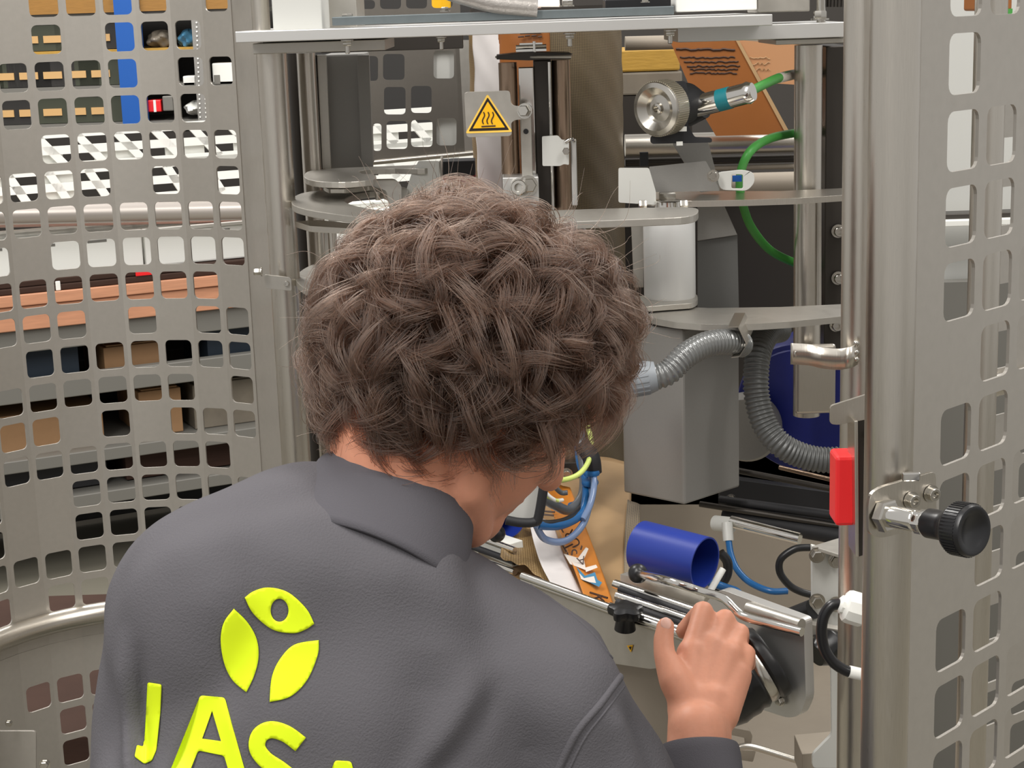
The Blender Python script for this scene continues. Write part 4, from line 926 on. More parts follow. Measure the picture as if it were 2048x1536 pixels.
def make_bin(col):
    t = thing('storage_bin', '', 'storage bin', (0, 0, 0)); w_ = .088
    mb = MB().add([(-w_, 0, .10), (w_, 0, .10), (w_, 0, 0), (-w_, 0, 0), (-w_, .3, .125), (w_, .3, .125), (w_, .3, 0), (-w_, .3, 0), (-w_ + .01, .02, .10), (w_ - .01, .02, .10), (w_ - .01, .28, .12), (-w_ + .01, .28, .12)],
                  [(0, 3, 2, 1), (4, 5, 6, 7), (0, 4, 7, 3), (1, 2, 6, 5), (3, 7, 6, 2), (0, 1, 9, 8), (1, 5, 10, 9), (5, 4, 11, 10), (4, 0, 8, 11), (8, 9, 10, 11)]); mb.build('tub', col, t)
    MB().box((0, -.004, .045), (.075, .006, .028)).build('label_card', 'binlab', t); return t
protos = [make_bin('bin'), make_bin('bindk')]; n = [0, 0]
cnt = {}
for (x, y) in bins:
    k = random.randrange(2); o = protos[k] if n[k] == 0 else copy_tree(protos[k]); n[k] += 1
    p = P(x + 24, y - 4, YR + .02); p.z = P(180, y - 4, YR).z + .002; o.location = p
    i = cnt.get(y, 0); cnt[y] = i + 1
    o['label'] = f"{'olive green' if k == 0 else 'dark grey'} storage bin, {ords[i]} from the left on the {places[y]} shelf behind the cage"; o['group'] = 'storage bins on the rack'
def goods(name, label, cat, x0, y0, x1, y1, Y, d, m, part='body', extra=None):
    t = thing(name, label, cat, P((x0 + x1) / 2, y1, Y)); blk(part, x0, y0, x1, y1, Y, d, m, t, bevel=.004)
    if extra: blk(extra[0], *extra[1], Y - .004, .006, extra[2], t, bevel=0)
    return t
def lump(name, label, cat, x0, y0, x1, y1, Y, m, seed):
    t = None; c = P((x0 + x1) / 2, (y0 + y1) / 2, Y); sx = (x1 - x0) / 2 * S(c); sz = (y1 - y0) / 2 * S(c); vs = []; fs = []; nu, nv = 28, 16
    for j in range(nv + 1):
        for i in range(nu):
            a = 2 * PI * i / nu; b = PI * j / nv; r = 1 + .12 * math.sin(3 * a + seed + 4 * b) + .08 * math.sin(7 * a - 5 * b + seed * 2)
            vs.append((c.x + sx * r * math.sin(b) * math.cos(a), c.y + .12 + .12 * r * math.sin(b) * math.sin(a), c.z + sz * math.cos(b) * (1 + .1 * math.sin(5 * a + seed))))
    for j in range(nv):
        for i in range(nu): fs.append((j * nu + i, j * nu + (i + 1) % nu, (j + 1) * nu + (i + 1) % nu, (j + 1) * nu + i))
    return tag(MB().add(vs, fs).build(name, m, None, smooth=70), label, cat)
lump('wrapped_bag', 'clear wrapped bag on the top shelf right of the blue upright', 'bag', 284, 62, 342, 100, YR, 'film', 1)
lump('blue_wrapped_bag', 'bluish plastic bag on the top shelf beside the perforated upright', 'bag', 350, 60, 386, 100, YR, mat('blue_wrap', (70, 120, 150), .25, 0, .5, 20, var=.2), 3)
goods('white_carton', 'small white carton on the middle shelf left of the perforated upright', 'box', 366, 152, 390, 172, YR, .1, 'white')
goods('tall_white_carton', 'tall white carton on the middle shelf next to the cage post', 'box', 425, 126, 468, 170, YR, .12, 'whitem', extra=('print_panel', (428, 150, 440, 168), 'greytab'))
goods('red_pack', 'red pack with white stripe on the bottom shelf of the rack', 'box', 296, 200, 322, 224, YR, .1, 'red', extra=('white_stripe', (307, 200, 312, 224), 'white'))
goods('grey_carton', 'grey carton beside the red pack on the bottom shelf', 'box', 325, 192, 346, 222, YR, .1, 'greytab')
lump('white_bag', 'crumpled white bag on the bottom shelf beside the perforated upright', 'bag', 362, 205, 400, 232, YR, 'white', 5)
# slanting work table with boards and crates
zT = 0.94
TA = PZ(0, 594, zT); TB = PZ(440, 550, zT); td = (TB - TA).normalized(); tn = V(td.y, -td.x, 0)
def onT(px, py, off=0): return RP(px, py, TA + tn * off, tn)
def tplate(name, pix, off, th, m, parent, r=0, holes=(), bevel=0): 
    if r: pix = rounded(pix, r, 2)
    return MB().plate([onT(p[0], p[1], off) for p in pix], -tn * th, [[onT(p[0], p[1], off) for p in h] for h in holes]).build(name, m, parent, bevel=bevel)
def tbox(name, u0, u1, z0, z1, off, d, m, parent, bevel=.003):
    c = TA + td * (u0 + u1) / 2 + tn * (off - d / 2); c.z = (z0 + z1) / 2
    return MB().box(c, (u1 - u0, d, z1 - z0), (td, tn, V(0, 0, 1))).build(name, m, parent, bevel=bevel)
tbl = thing('work_table', 'grey steel work table with wooden board top behind the left cage', 'table', (TA.x, TA.y, 0))
k_ = S(TA)
tbox('table_top', -.8, 1.6, zT - .035, zT, .0, .9, 'wood', tbl)
tbox('board_edge', -.8, 1.6, zT - .112, zT - .037, -.01, .9, 'wood', tbl)
tbox('apron', -.8, 1.6, zT - .185, zT - .114, -.03, .04, 'greytab', tbl)
tbox('lower_rail', -.8, 1.6, zT - .34, zT - .27, -.02, .04, 'greytab', tbl)
tbox('shelf_rail', -.8, 1.6, zT - .56, zT - .52, -.02, .5, 'greytab', tbl)
tbox('base_rail', -.8, 1.6, .24, .28, -.02, .5, 'greytab', tbl)
for u in (-.75, 1.5): tbox('leg', u, u + .05, 0, zT - .1, -.02, .05, 'greytab', tbl)
tbox('back_board', -.8, 1.9, .02, zT - .1, -.62, .02, 'bindk', tbl)
tbox('middle_shelf', -.8, 1.6, zT - .345, zT - .335, -.06, .5, 'greytab', tbl)
for nm, lb_, u0, u1, z0, h, m in (('brown_carton', 'brown cardboard carton on the middle shelf of the table', .32, .5, zT - .332, .12, 'carton'), ('navy_crate', 'dark navy crate on the middle shelf, left of the brown carton', .02, .24, zT - .332, .15, 'navy'),
                             ('navy_crate', 'dark navy crate on the middle shelf, right of the brown carton', .66, .86, zT - .332, .17, 'navy'), ('dark_box', 'dark brown box at the right end of the middle shelf', .92, 1.15, zT - .332, .16, 'wooddk'),
                             ('brown_box', 'brown box on the lower shelf of the table at far left', -.05, .3, zT - .52, .12, 'carton'), ('wrapped_pack', 'shiny wrapped brown pack on the lower shelf of the table', .6, .98, zT - .52, .15, 'film'), ('carton_block', 'ochre carton on the lower shelf beside the wrapped pack', .42, .56, zT - .52, .15, 'carton'),
                             ('dark_crate', 'black crate under the table at its left end', -.1, .3, .283, .12, 'blkmat'), ('brown_crate', 'dark brown crate under the table at its middle', .36, .8, .283, .1, 'wooddk')):
    t = thing(nm, lb_, 'box', TA + td * (u0 + u1) / 2 - tn * .12 + V(0, 0, z0 - TA.z)); tbox('body', u0, u1, z0 + .001, z0 + h, -.1, .3, m, t); tbox('lid_flap', u0 + .01, u1 - .01, z0 + h + .0005, z0 + h + .006, -.105, .29, m, t)
# boards lying on the table
pl_ = thing('board_stack', 'dark boards with a white tie lying on the wooden table top', 'boards', TA + V(0, 0, 0))
for k, (m, dz, off) in enumerate((('wooddk', 0, -.01), ('wooddk', .019, -.02))):
    tbox('board', -.7, 1.5, zT + .001 + dz, zT + .019 + dz, off, .8, m, pl_)
tbox('white_tie', .17, .185, zT + .001, zT + .03, -.006, .004, 'white', pl_)
tbox('red_strap', .42, .50, zT + .021, zT + .036, -.006, .004, 'red', pl_)
# white crates, rail and lattice frames behind the boards
def zrow(px, py, off): return onT(px, py, off).z
oc = -.10
def lattice(u0, u1, z0, z1, off, slant, n, parent, wbar=.014, hz=2, solid=()):
    mb = MB(); o0 = TA + tn * off
    def q(u, z): v = o0 + td * u; v.z = z; return v
    for zz in [z0 + (z1 - z0) * k / hz for k in range(hz + 1)]:
        mb.box((q(u0, zz) + q(u1, zz)) / 2, (u1 - u0, .012, wbar), (td, tn, V(0, 0, 1)))
    for k in range(n + 1):
        u = u0 + (u1 - u0) * k / n; a = q(u, z0); b = q(u + slant, z1); d = (b - a).normalized(); mb.box((a + b) / 2, (wbar, .012, (b - a).length), (d.cross(tn).normalized(), tn, d))
    return mb.build('lattice_side', 'white', parent)
zc0, zc1 = onT(200, 470, oc).z, onT(200, 385, oc).z; zc2 = onT(200, 262, oc).z
num = ('leftmost', 'second from left', 'third from left', 'fourth from left')
zb1 = zT + .039; zb2 = onT(200, 474, -.06).z
for k in range(4):
    u0 = -.65 + k * .56
    t = thing('white_tray', f'white plastic tray on the table, {num[k]} in the bottom row', 'tray', TA + td * u0 + tn * -.06, 'white trays on the table')
    tbox('tray_front', u0, u0 + .552, zb1, zb2, -.06, .02, 'white', t, .006); tbox('tray_rim', u0 - .002, u0 + .554, zb2 + .001, zb2 + .012, -.055, .03, 'white', t, .002); tbox('tray_body', u0, u0 + .53, zb1, zb2 - .01, -.081, .3, 'white', t, .002)
    for j in range(3): tbox('grip_slot', u0 + .06 + j * .16, u0 + .12 + j * .16, zb2 - .016, zb2 - .008, -.0585, .002, 'greytab', t, 0)
tr = thing('white_crate_frame', 'low white lattice crate row resting on the white trays', 'crate', TA + tn * oc)
lattice(-.7, 1.6, zb2 + .014, zc0 + .03, oc, .0, 34, tr, .016, 2); tbox('crate_back', -.7, 1.6, zb2 + .014, zc0 + .03, oc - .04, .01, 'whitem', tr)
tb2 = thing('rail_tube', 'thick grey rail tube running above the white trays', 'rail', TA + tn * (oc + .03))
a = onT(-150, 432, oc + .09); b = onT(640, 418, oc + .09); MB().rod(a, b, .05 * .62, 32).build('tube', mat('rail_beige', (190, 182, 175), .3, .5), tb2, smooth=60)
MB().rod(a + V(0, .09, -.03), b + V(0, .09, -.03), .02, 20).build('copper_tube', mat('rosy_tube', (190, 150, 138), .4, .3), tb2, smooth=60)
lw2 = thing('lower_lattice_crate', 'white slanted lattice crate side standing behind the rail tube', 'crate', TA + tn * (oc - .1))
lattice(-.6, 1.9, onT(200, 402, oc - .1).z, onT(200, 335, oc - .1).z, oc - .1, -.06, 20, lw2, .026, 2)
for k in range(0, 10): tbox('infill_panel', -.5 + k * .23, -.385 + k * .23, onT(200, 402, oc - .1).z, onT(200, 335, oc - .1).z, oc - .115, .006, 'white', lw2, 0)
up3 = thing('upper_lattice_crate', 'white slanted lattice crate side in the upper row', 'crate', TA + tn * (oc - .1))
lattice(-.6, 1.9, onT(200, 328, oc - .1).z, onT(200, 262, oc - .1).z, oc - .1, -.09, 20, up3, .026, 2)
for k in range(0, 10): tbox('infill_panel', -.55 + k * .23, -.42 + k * .23, onT(200, 328, oc - .1).z, onT(200, 292, oc - .1).z, oc - .115, .006, 'white', up3, 0)
# boxes behind the right guard door
rs = thing('pale_partition', 'pale hall partition with a dark shelf line behind the right guard door', 'partition', P(1960, 300, 3.2))
blk('panel', 1860, -40, 2140, 1200, 3.4, .03, 'paintlt', rs); blk('shelf_line', 1860, 425, 2140, 436, 3.3, .05, 'dark', rs); blk('white_rail', 1860, 438, 2140, 450, 3.28, .05, 'white', rs); blk('lower_dark_panel', 1860, 560, 2140, 1600, 3.35, .03, 'greytab', rs)
goods('green_crate', 'orange and green crate seen through the top holes of the door', 'crate', 1975, -30, 2025, 22, 2.9, .15, 'orangedk', extra=('green_base', (1975, 18, 2025, 30), 'green'))
0 and goods('yellow_pack', 'narrow yellow pack at the top edge behind the right guard door', 'box', 1900, 10, 1912, 33, 2.9, .1, 'warnrim')
# things seen above and behind the top plate
yb = thing('yellow_cylinder', 'yellow cylinder behind the dark perforated panel at the top', 'cylinder', P(880, 10, 3.3))
MB().rod(P(883, 30, 3.3), P(881, -60, 3.3), .018, 24).build('shell', 'warn', yb, smooth=60); MB().rod(P(875, 34, 3.295), P(872, -60, 3.295), .006, 12).build('side_rod', 'white', yb, smooth=60)
bc = thing('braided_cable', 'thick braided grey cable lying above the top plate', 'cable', P(1000, 12, 2.3))
MB().tube(spline([P(x, y, 2.22) for x, y in ((880, -22), (940, -4), (985, 8), (1030, 13), (1075, 17))], 8), .011, 20).build('braid', 'mesh', bc, smooth=60)
ps = thing('pink_sheet', 'pale pink sheet lying above the top plate behind the braided cable', 'sheet', P(1040, 5, 2.4))
sheetsurf('sheet', lambda u, v: P(945 + u * 135, -30 + v * 46, 2.42) + V(0, -v * .06, 0), 10, 6, 'pink', ps); sheetsurf('blue_corner', lambda u, v: P(1072 + u * 45, -30 + v * 44, 2.41) + V(0, -v * .06, 0), 6, 6, 'labwhite', ps)

ds = thing('dark_panel_stack', 'stack of dark brown panels on the floor behind the lower left cage', 'panels', (-1.1, 3.3, 0))
for k in range(7): MB().box((-1.05 + .01 * (k % 3), 3.35, .06 + k * .062), (1.3, .8, .055)).build('panel', 'wooddk', ds, bevel=.002)
ob = thing('ochre_box', 'small ochre box on top of the dark panel stack', 'box', (-.72, 3.1, .47)); MB().box((-.74, 3.12, .50), (.07, .1, .055)).build('body', 'gold', ob, bevel=.002)
gmat = thing('green_mat', 'dark green rubber mat on the floor behind the lower cage sheet', 'mat', (-.7, 2.75, 0)); MB().box((-.7, 2.72, .006), (1.3, .9, .01)).build('sheet', mat('green_mat', (62, 66, 54), .8), gmat)
# ============================================================ person
M['fabric'] = mat('sweater_fabric', (97, 95, 99), 0.92, 0, 0.6, 600, spec=.15)
M['rib'] = mat('ribbed_collar', (90, 88, 93), 0.9, 0, 0.3, 900, spec=.15)
M['skin'] = mat('skin', (214, 150, 122), 0.5, 0, 0.12, 260, var=.05, sss=.12, spec=.35)
M['trouser'] = mat('trouser_cloth', (52, 54, 62), 0.9); M['shoe'] = mat('shoe_leather', (30, 28, 28), 0.5)
M['print'] = mat('neon_print', (226, 248, 30), 0.5, spec=.3)
M['lip'] = mat('lips', (180, 100, 90), .5); M['eyewhite'] = mat('eye_white', (235, 232, 226), .2); M['iris'] = mat('iris', (70, 45, 30), .2)
man = thing('person', 'person with curly brown hair in a grey sweatshirt leaning over the station', 'person', (-.16, 1.12, 0))
def cone_cap(mb, a, b, ra, rb, n=18, m=7):
    a, b = Vector(a), Vector(b); L = (b - a).length
    if L < 1e-6: b = a + V(0, 0, 1e-4); L = 1e-4
    s_ = max(-.95, min(.95, (ra - rb) / L)); th = math.asin(s_); prof = []
    for k in range(m + 1):
        g = -PI / 2 + (PI / 2 + th) * k / m; prof.append((ra * math.cos(g), ra * math.sin(g)))
    for k in range(m + 1):
        g = th + (PI / 2 - th) * k / m; prof.append((rb * math.cos(g), L + rb * math.sin(g)))
    return mb.lathe(a, b - a, prof, n)
def chain(mb, pts, rs, **k):
    for i in range(len(pts) - 1): cone_cap(mb, pts[i], pts[i + 1], rs[i], rs[i + 1], **k)
    return mb
def ellipsoid(mb, c, ax, rx, n=28, m=16):
    c = Vector(c); vs = []; fs = []
    for j in range(m + 1):
        b = PI * j / m
        for i in range(n):
            a = 2 * PI * i / n; vs.append(c + ax[0] * rx[0] * max(math.sin(b), 1e-4) * math.cos(a) + ax[1] * rx[1] * max(math.sin(b), 1e-4) * math.sin(a) + ax[2] * rx[2] * math.cos(b))
    for j in range(m):
        for i in range(n): fs.append((j * n + i, (j + 1) * n + i, (j + 1) * n + (i + 1) % n, j * n + (i + 1) % n))
    fs.append(tuple(range(n))); fs.append(tuple(m * n + i for i in reversed(range(n))))
    return mb.add(vs, fs)
def organic(mb, name, m, parent, voxel, smooth=6, post=None, factor=.5):
    o = mb.build(name, m, None); r = o.modifiers.new('r', 'REMESH'); r.mode = 'VOXEL'; r.voxel_size = voxel; r.use_smooth_shade = True
    s_ = o.modifiers.new('s', 'SMOOTH'); s_.iterations = smooth; s_.factor = factor
    dg = bpy.context.evaluated_depsgraph_get(); dg.update(); me = bpy.data.meshes.new_from_object(o.evaluated_get(dg), depsgraph=dg)
    old = o.data; o.modifiers.clear(); o.data = me; me.name = name; bpy.data.meshes.remove(old)
    if not len(me.materials): me.materials.append(M[m])
    if post: post(me)
    me.polygons.foreach_set('use_smooth', [True] * len(me.polygons)); me.update()
    return adopt(o, parent)
# ---- key points
NK = P(815, 1010, 1.255)                      # base of the neck
LS, RS = P(420, 1218, 1.19), P(1082, 1380, 1.235)   # shoulder joints
SP = P(630, 1500, 1.21)                      # spine point at chest height
HIP = V(-.20, 1.02, .93)
bx = (RS - LS).normalized(); bu = (NK - SP).normalized(); bf = bu.cross(bx).normalized() * -1
if bf.y < 0: bf = -bf
bx2 = (bx - bu * bx.dot(bu)).normalized()
ELB_R = V(.150, 1.25, .955); WR_R = P(1396, 1462, 1.385)
ELB_L = V(-.30, 1.20, 1.02); WR_L = V(-.22, 1.42, 1.08)
# ---- head frame
HC = P(955, 745, 1.30)
hf = V(.60, .44, -.66).normalized(); hu = (V(.10, 0, 1) - hf * V(.10, 0, 1).dot(hf)).normalized(); hr = hf.cross(hu).normalized()
def H(x, y, z): return HC + hr * x + hf * y + hu * z     # right, forward, up (metres)
body = MB()
ellipsoid(body, H(0, -.006, .012), (hr, hf, hu), (.074, .096, .088))
ellipsoid(body, H(0, .040, -.035), (hr, hf, hu), (.060, .055, .075))
cone_cap(body, H(0, .066, -.098), H(0, .072, -.088), .020, .026)          # chin
for s_ in (-1, 1):
    chain(body, [H(s_ * .055, -.005, -.045), H(s_ * .050, .015, -.080), H(s_ * .020, .062, -.100)], [.022, .020, .018])   # jaw
    ellipsoid(body, H(s_ * .043, .062, -.030), (hr, hf, hu), (.022, .022, .018))   # cheekbone
    ellipsoid(body, H(s_ * .078, -.010, -.018), ((hr + hf * -.5 * s_ * s_).normalized() if False else hr, hf, hu), (.005, .015, .026))   # ear
    chain(body, [H(s_ * .012, .092, .022), H(s_ * .034, .086, .026), H(s_ * .050, .074, .020)], [.009, .010, .008])   # brow
chain(body, [H(0, .094, .012), H(0, .108, -.012), H(0, .116, -.028)], [.009, .010, .012])   # nose
for s_ in (-1, 1): cone_cap(body, H(s_ * .010, .104, -.032), H(s_ * .012, .102, -.032), .009, .008)
chain(body, [H(-.022, .084, -.060), H(0, .094, -.058), H(.022, .084, -.060)], [.006, .008, .006])
chain(body, [H(-.018, .084, -.069), H(0, .092, -.071), H(.018, .084, -.069)], [.006, .009, .006])
# neck
chain(body, [H(0, -.040, -.050), H(.0, -.045, -.085) * .5 + (NK + bu * .03) * .5, NK, NK - bu * .05], [.058, .053, .051, .048])
chain(body, [H(0, -.005, -.065), NK + bf * .025], [.048, .056])
# torso, arms under the clothes
for (a, b, ra, rb) in ((NK - bu * .08 + bf * .02, SP + bf * .03, .055, .07), (SP + bf * .03, HIP + bf * .02, .07, .085), (LS, NK - bu * .07, .040, .045), (RS, NK - bu * .09, .036, .040), (LS, ELB_L, .045, .036), (ELB_L, WR_L, .034, .025), (RS, ELB_R, .045, .037)):
    cone_cap(body, a, b, ra, rb)
# forearm and right hand
chain(body, [ELB_R, ELB_R.lerp(WR_R, .45), WR_R + (ELB_R - WR_R).normalized() * .02, WR_R], [.036, .036, .0265, .0265], n=24)
wax = (P(1450, 1462, 1.39) - P(1340, 1462, 1.38)).normalized()
def hp_(x, y, Y): return P(x, y, Y)
for q in (-1, 0, 1): cone_cap(body, WR_R + wax * .0105 * q + (ELB_R - WR_R).normalized() * .015, P(1400 + q * 22, 1405, 1.41), .0185, .018, n=20)
mcp = {'index': hp_(1384, 1308, 1.450), 'middle': hp_(1423, 1298, 1.458), 'ring': hp_(1456, 1314, 1.452), 'pinky': hp_(1477, 1350, 1.438)}
carp = [P(1372, 1420, 1.405), P(1395, 1415, 1.408), P(1420, 1420, 1.407), P(1440, 1430, 1.402)]
for (k, mp_), cp in zip(mcp.items(), carp): cone_cap(body, cp, mp_, .0170, .0145 if k != 'pinky' else .0125, n=20)
cone_cap(body, (mcp['index'] + mcp['middle']) / 2 + V(0, .006, -.006), carp[1] + V(0, .006, -.004), .014, .016, n=18); cone_cap(body, (mcp['ring'] + mcp['pinky']) / 2 + V(0, .006, -.006), carp[2] + V(0, .006, -.004), .013, .015, n=18)
FING = {
 'index': ([mcp['index'], P(1396, 1260, 1.470), P(1406, 1222, 1.488), P(1386, 1242, 1.502), P(1368, 1262, 1.500)], [.0122, .0102, .0098, .0090, .0082]),
 'middle': ([mcp['middle'], P(1438, 1265, 1.478), P(1450, 1238, 1.492), P(1446, 1262, 1.514), P(1440, 1280, 1.518)], [.0122, .0102, .0098, .0088, .0078]),
 'ring': ([mcp['ring'], P(1470, 1288, 1.472), P(1480, 1266, 1.486), P(1480, 1295, 1.504), P(1474, 1314, 1.506)], [.0118, .0098, .0092, .0083, .0075]),
 'pinky': ([mcp['pinky'], P(1488, 1326, 1.456), P(1494, 1306, 1.466), P(1496, 1330, 1.480), P(1490, 1348, 1.482)], [.0105, .0088, .0082, .0075, .0068]),
}
for k, (pts, rs) in FING.items(): chain(body, pts, rs, n=18)
# thumb leaves the side of the palm
chain(body, [P(1380, 1412, 1.405), P(1350, 1362, 1.416), P(1329, 1310, 1.432), P(1327, 1280, 1.442), P(1331, 1252, 1.450)], [.0165, .0145, .0100, .0094, .0082], n=20)
cone_cap(body, P(1360, 1366, 1.42), mcp['index'] + V(0, .002, -.010), .0125, .0105)
# left hand (out of sight behind the torso)
ld = (WR_L - ELB_L).normalized(); lx = ld.cross(V(0, 0, 1)).normalized()
for q in range(4):
    s_ = (q - 1.5) * .019; a = WR_L + ld * .015; b = WR_L + ld * .085 + lx * s_; c_ = b + ld * .035 - V(0, 0, .012); d = c_ + ld * .012 - V(0, 0, .026)
    chain(body, [a + lx * s_ * .5, b, c_, d], [.018, .012, .0095, .008])
chain(body, [WR_L + ld * .02, WR_L + ld * .055 - lx * .045, WR_L + ld * .085 - lx * .055 - V(0, 0, .01)], [.016, .011, .008])
organic(body, 'body', 'skin', man, .0030, 3)
# nails on the visible thumb and eyes on the face
mb = ellipsoid(MB(), P(1331, 1253, 1.45) + V(0, -.0055, .0048), (V(1, 0, 0), V(0, .65, .76), V(0, -.76, .65)), (.0048, .0060, .0016)); mb.build('thumb_nail', mat('nail', (236, 186, 168), .35), man, smooth=60)
for s_ in (-1, 1):
    e = H(s_ * .031, .074, .004); ellipsoid(MB(), e, (hr, hf, hu), (.0115, .0115, .0115)).build('eye', 'eyewhite', man, smooth=60)
    MB().lathe(e + hf * .0095, hf, [(.0055, 0), (.0055, .0018), (.001, .0026)], 20).build('iris', 'iris', man, smooth=60)
# ---- sweatshirt
rng = np.random.default_rng(3)
def nz3(p, f, seed):
    a = np.sin(p @ np.array([1.3, .7, -.9]) * f + seed) + np.sin(p @ np.array([-.6, 1.5, .8]) * f * 1.31 + seed * 2.1) + np.sin(p @ np.array([.4, -.8, 1.6]) * f * 1.73 + seed * 3.3)
    return a / 3
sw_ = MB()
def sect(t, off, rx, ry): return (NK - bu * t + bf * off, rx, ry)
secs = [(NK - bu * .012 - bx2 * .014, .066, .064), (NK - bu * .030 - bx2 * .024, .088, .080), (NK - bu * .056 - bx2 * .026, .126, .090), (NK.lerp(SP, .30) - bu * .04 + bf * .005 - bx2 * .010, .158, .100), (NK.lerp(SP, .55) - bu * .035 + bf * .01, .165, .110), (SP - bu * .02 + bf * .01, .163, .116), (SP.lerp(HIP, .35), .160, .118), (SP.lerp(HIP, .75), .165, .118), (HIP, .168, .120)]
N_ = 56; vs = []; fs = []
for j, (c_, rx, ry) in enumerate(secs):
    for i in range(N_):
        a = 2 * PI * i / N_; ca, sa = math.cos(a), math.sin(a); e = .8
        vs.append(c_ + bx2 * rx * math.copysign(abs(ca) ** e, ca) + bf * ry * math.copysign(abs(sa) ** e, sa))
for j in range(len(secs) - 1):
    for i in range(N_): fs.append((j * N_ + i, j * N_ + (i + 1) % N_, (j + 1) * N_ + (i + 1) % N_, (j + 1) * N_ + i))
fs.append(tuple(reversed(range(N_)))); fs.append(tuple((len(secs) - 1) * N_ + i for i in range(N_)))
sw_.add(vs, fs)
chain(sw_, [NK - bu * .045 + bx * -.06, LS + V(.0, 0, .004), LS.lerp(ELB_L, .5), ELB_L], [.060, .074, .066, .058], n=28)
chain(sw_, [ELB_L, ELB_L.lerp(WR_L, .5), WR_L - ld * .01], [.056, .05, .038], n=24)
chain(sw_, [NK - bu * .070 + bx * .036, RS, RS.lerp(ELB_R, .5), ELB_R], [.058, .062, .060, .056], n=28)
rdn = (WR_R - ELB_R).normalized()
chain(sw_, [ELB_R, ELB_R.lerp(WR_R, .5), WR_R - rdn * .030], [.055, .047, .033], n=28)
seamA, seamB = P(1265, 1335, 1.2), P(1135, 1545, 1.1)
def folds(me):
    n = len(me.vertices); co = np.empty(n * 3, np.float32); me.vertices.foreach_get('co', co); co = co.reshape(-1, 3).astype(float)
    no = np.empty(n * 3, np.float32); me.vertices.foreach_get('normal', no); no = no.reshape(-1, 3)
    d = .0035 * nz3(co, 26, 1) + .0016 * nz3(co * np.array([1, 1, .45]), 75, 4) 
    # project to pixels to place folds known from the photo in body space
    q = co - np.array(CAM); dep = q @ np.array(_f); X = CX + F * (q @ np.array(_cr)) / dep; Y = CY - F * (q @ np.array(_cu)) / dep
    def ridge(pa, pb, w_, h, wob=0):
        a = np.array(pa, float); b = np.array(pb, float); ab = b - a; L = np.hypot(*ab); u = ((X - a[0]) * ab[0] + (Y - a[1]) * ab[1]) / L ** 2
        v = ((X - a[0]) * -ab[1] + (Y - a[1]) * ab[0]) / L + wob * np.sin(u * 5)
        win = np.clip(u * 4, 0, 1) * np.clip((1 - u) * 4, 0, 1); front = (no @ np.array(_f)) < .2
        return h * np.exp(-(v / w_) ** 2) * win * front
    d += ridge((250, 1250), (262, 1620), 12, .007) + ridge((262, 1300), (270, 1620), 8, .002, 3) - ridge((278, 1280), (285, 1620), 12, .007)
    d += ridge((450, 1380), (500, 1640), 16, .004, 6) + ridge((860, 1300), (840, 1620), 60, -.006) + ridge((960, 1320), (800, 1620), 30, .005, 10) - ridge((1010, 1340), (860, 1620), 26, .004, 8)
    d += ridge((620, 960), (900, 1080), 16, -.0025, 4) + ridge((1020, 1110), (1260, 1310), 9, .003, 3) - ridge((1000, 1130), (1240, 1330), 10, .002, 3)
    d += ridge((1200, 1400), (1300, 1620), 22, .005, 8) - ridge((1240, 1390), (1330, 1600), 14, .004) + ridge((700, 1130), (1050, 1250), 40, .003, 12) + ridge((330, 1150), (520, 1060), 40, .002, 8)
    co2 = co + no * d[:, None]; me.vertices.foreach_set('co', co2.astype(np.float32).ravel())
swt = organic(sw_, 'sweatshirt', 'fabric', man, .0055, 14, folds, .6)
sm = swt.modifiers.new('sub', 'SUBSURF'); sm.levels = 1; sm.render_levels = 1
swt['label'] = 'dark grey sweatshirt with neon yellow back print'
dg = bpy.context.evaluated_depsgraph_get(); ev = swt.evaluated_get(dg); me_ = ev.to_mesh()
off_ = swt.matrix_world.copy()
bv = BVHTree.FromPolygons([off_ @ v.co for v in me_.vertices], [tuple(p.vertices) for p in me_.polygons]); ev.to_mesh_clear()
def onshirt(px, py, lift):
    d = ray(px, py).normalized(); hit, nor, idx, dist = bv.ray_cast(CAM, d)
    if hit is None: return None
    if nor.dot(d) > 0: nor = -nor
    return hit + nor * lift, nor
def shirt_print(name, outline, holes=(), label=None, step=6):
    outline = [Vector(p) for p in outline]; loops = [outline] + [[Vector(q) for q in h] for h in holes]
    pts = []; ed = []
    for lp in loops:
        n0 = len(pts); pts += lp; ed += [(n0 + i, n0 + (i + 1) % len(lp)) for i in range(len(lp))]
    xs = [p.x for p in outline]; ys = [p.y for p in outline]; x = min(xs) + step / 2
    while x < max(xs):
        y = min(ys) + step / 2
        while y < max(ys):
            q = Vector((x, y))
            if sum(inside(q, l) for l in loops) % 2 and min(((p.x - x) ** 2 + (p.y - y) ** 2) for p in pts[:sum(map(len, loops))]) > 9: pts.append(q)
            y += step
        x += step
    ov, oe, of, _a, _b, _c = delaunay_2d_cdt([Vector((p.x, p.y)) for p in pts], ed, [], 0, 1e-6)
    top = []; ok = []
    for p in ov:
        r = onshirt(p.x, p.y, .0009); ok.append(r is not None); top.append(r[0] if r else V(0, 0, 0))
    vs = top + [t + V(0, .0, 0) for t in top]; fs = []
    tris = [f for f in of if all(ok[i] for i in f) and sum(inside((ov[f[0]] + ov[f[1]] + ov[f[2]]) / 3, l) for l in loops) % 2]
    o = MB().add(top, [tuple(t) for t in tris]).build(name, 'print', None, smooth=60)
    s_ = o.modifiers.new('solid', 'SOLIDIFY'); s_.thickness = .0006; s_.offset = 0
    adopt(o, swt, label)
    return o
def adopt(o, parent, label=None, _a=adopt):
    if parent is not None:
        bpy.context.view_layer.update(); o.parent = parent; o.matrix_parent_inverse = parent.matrix_world.inverted()
    if label: o['label'] = label
    return o
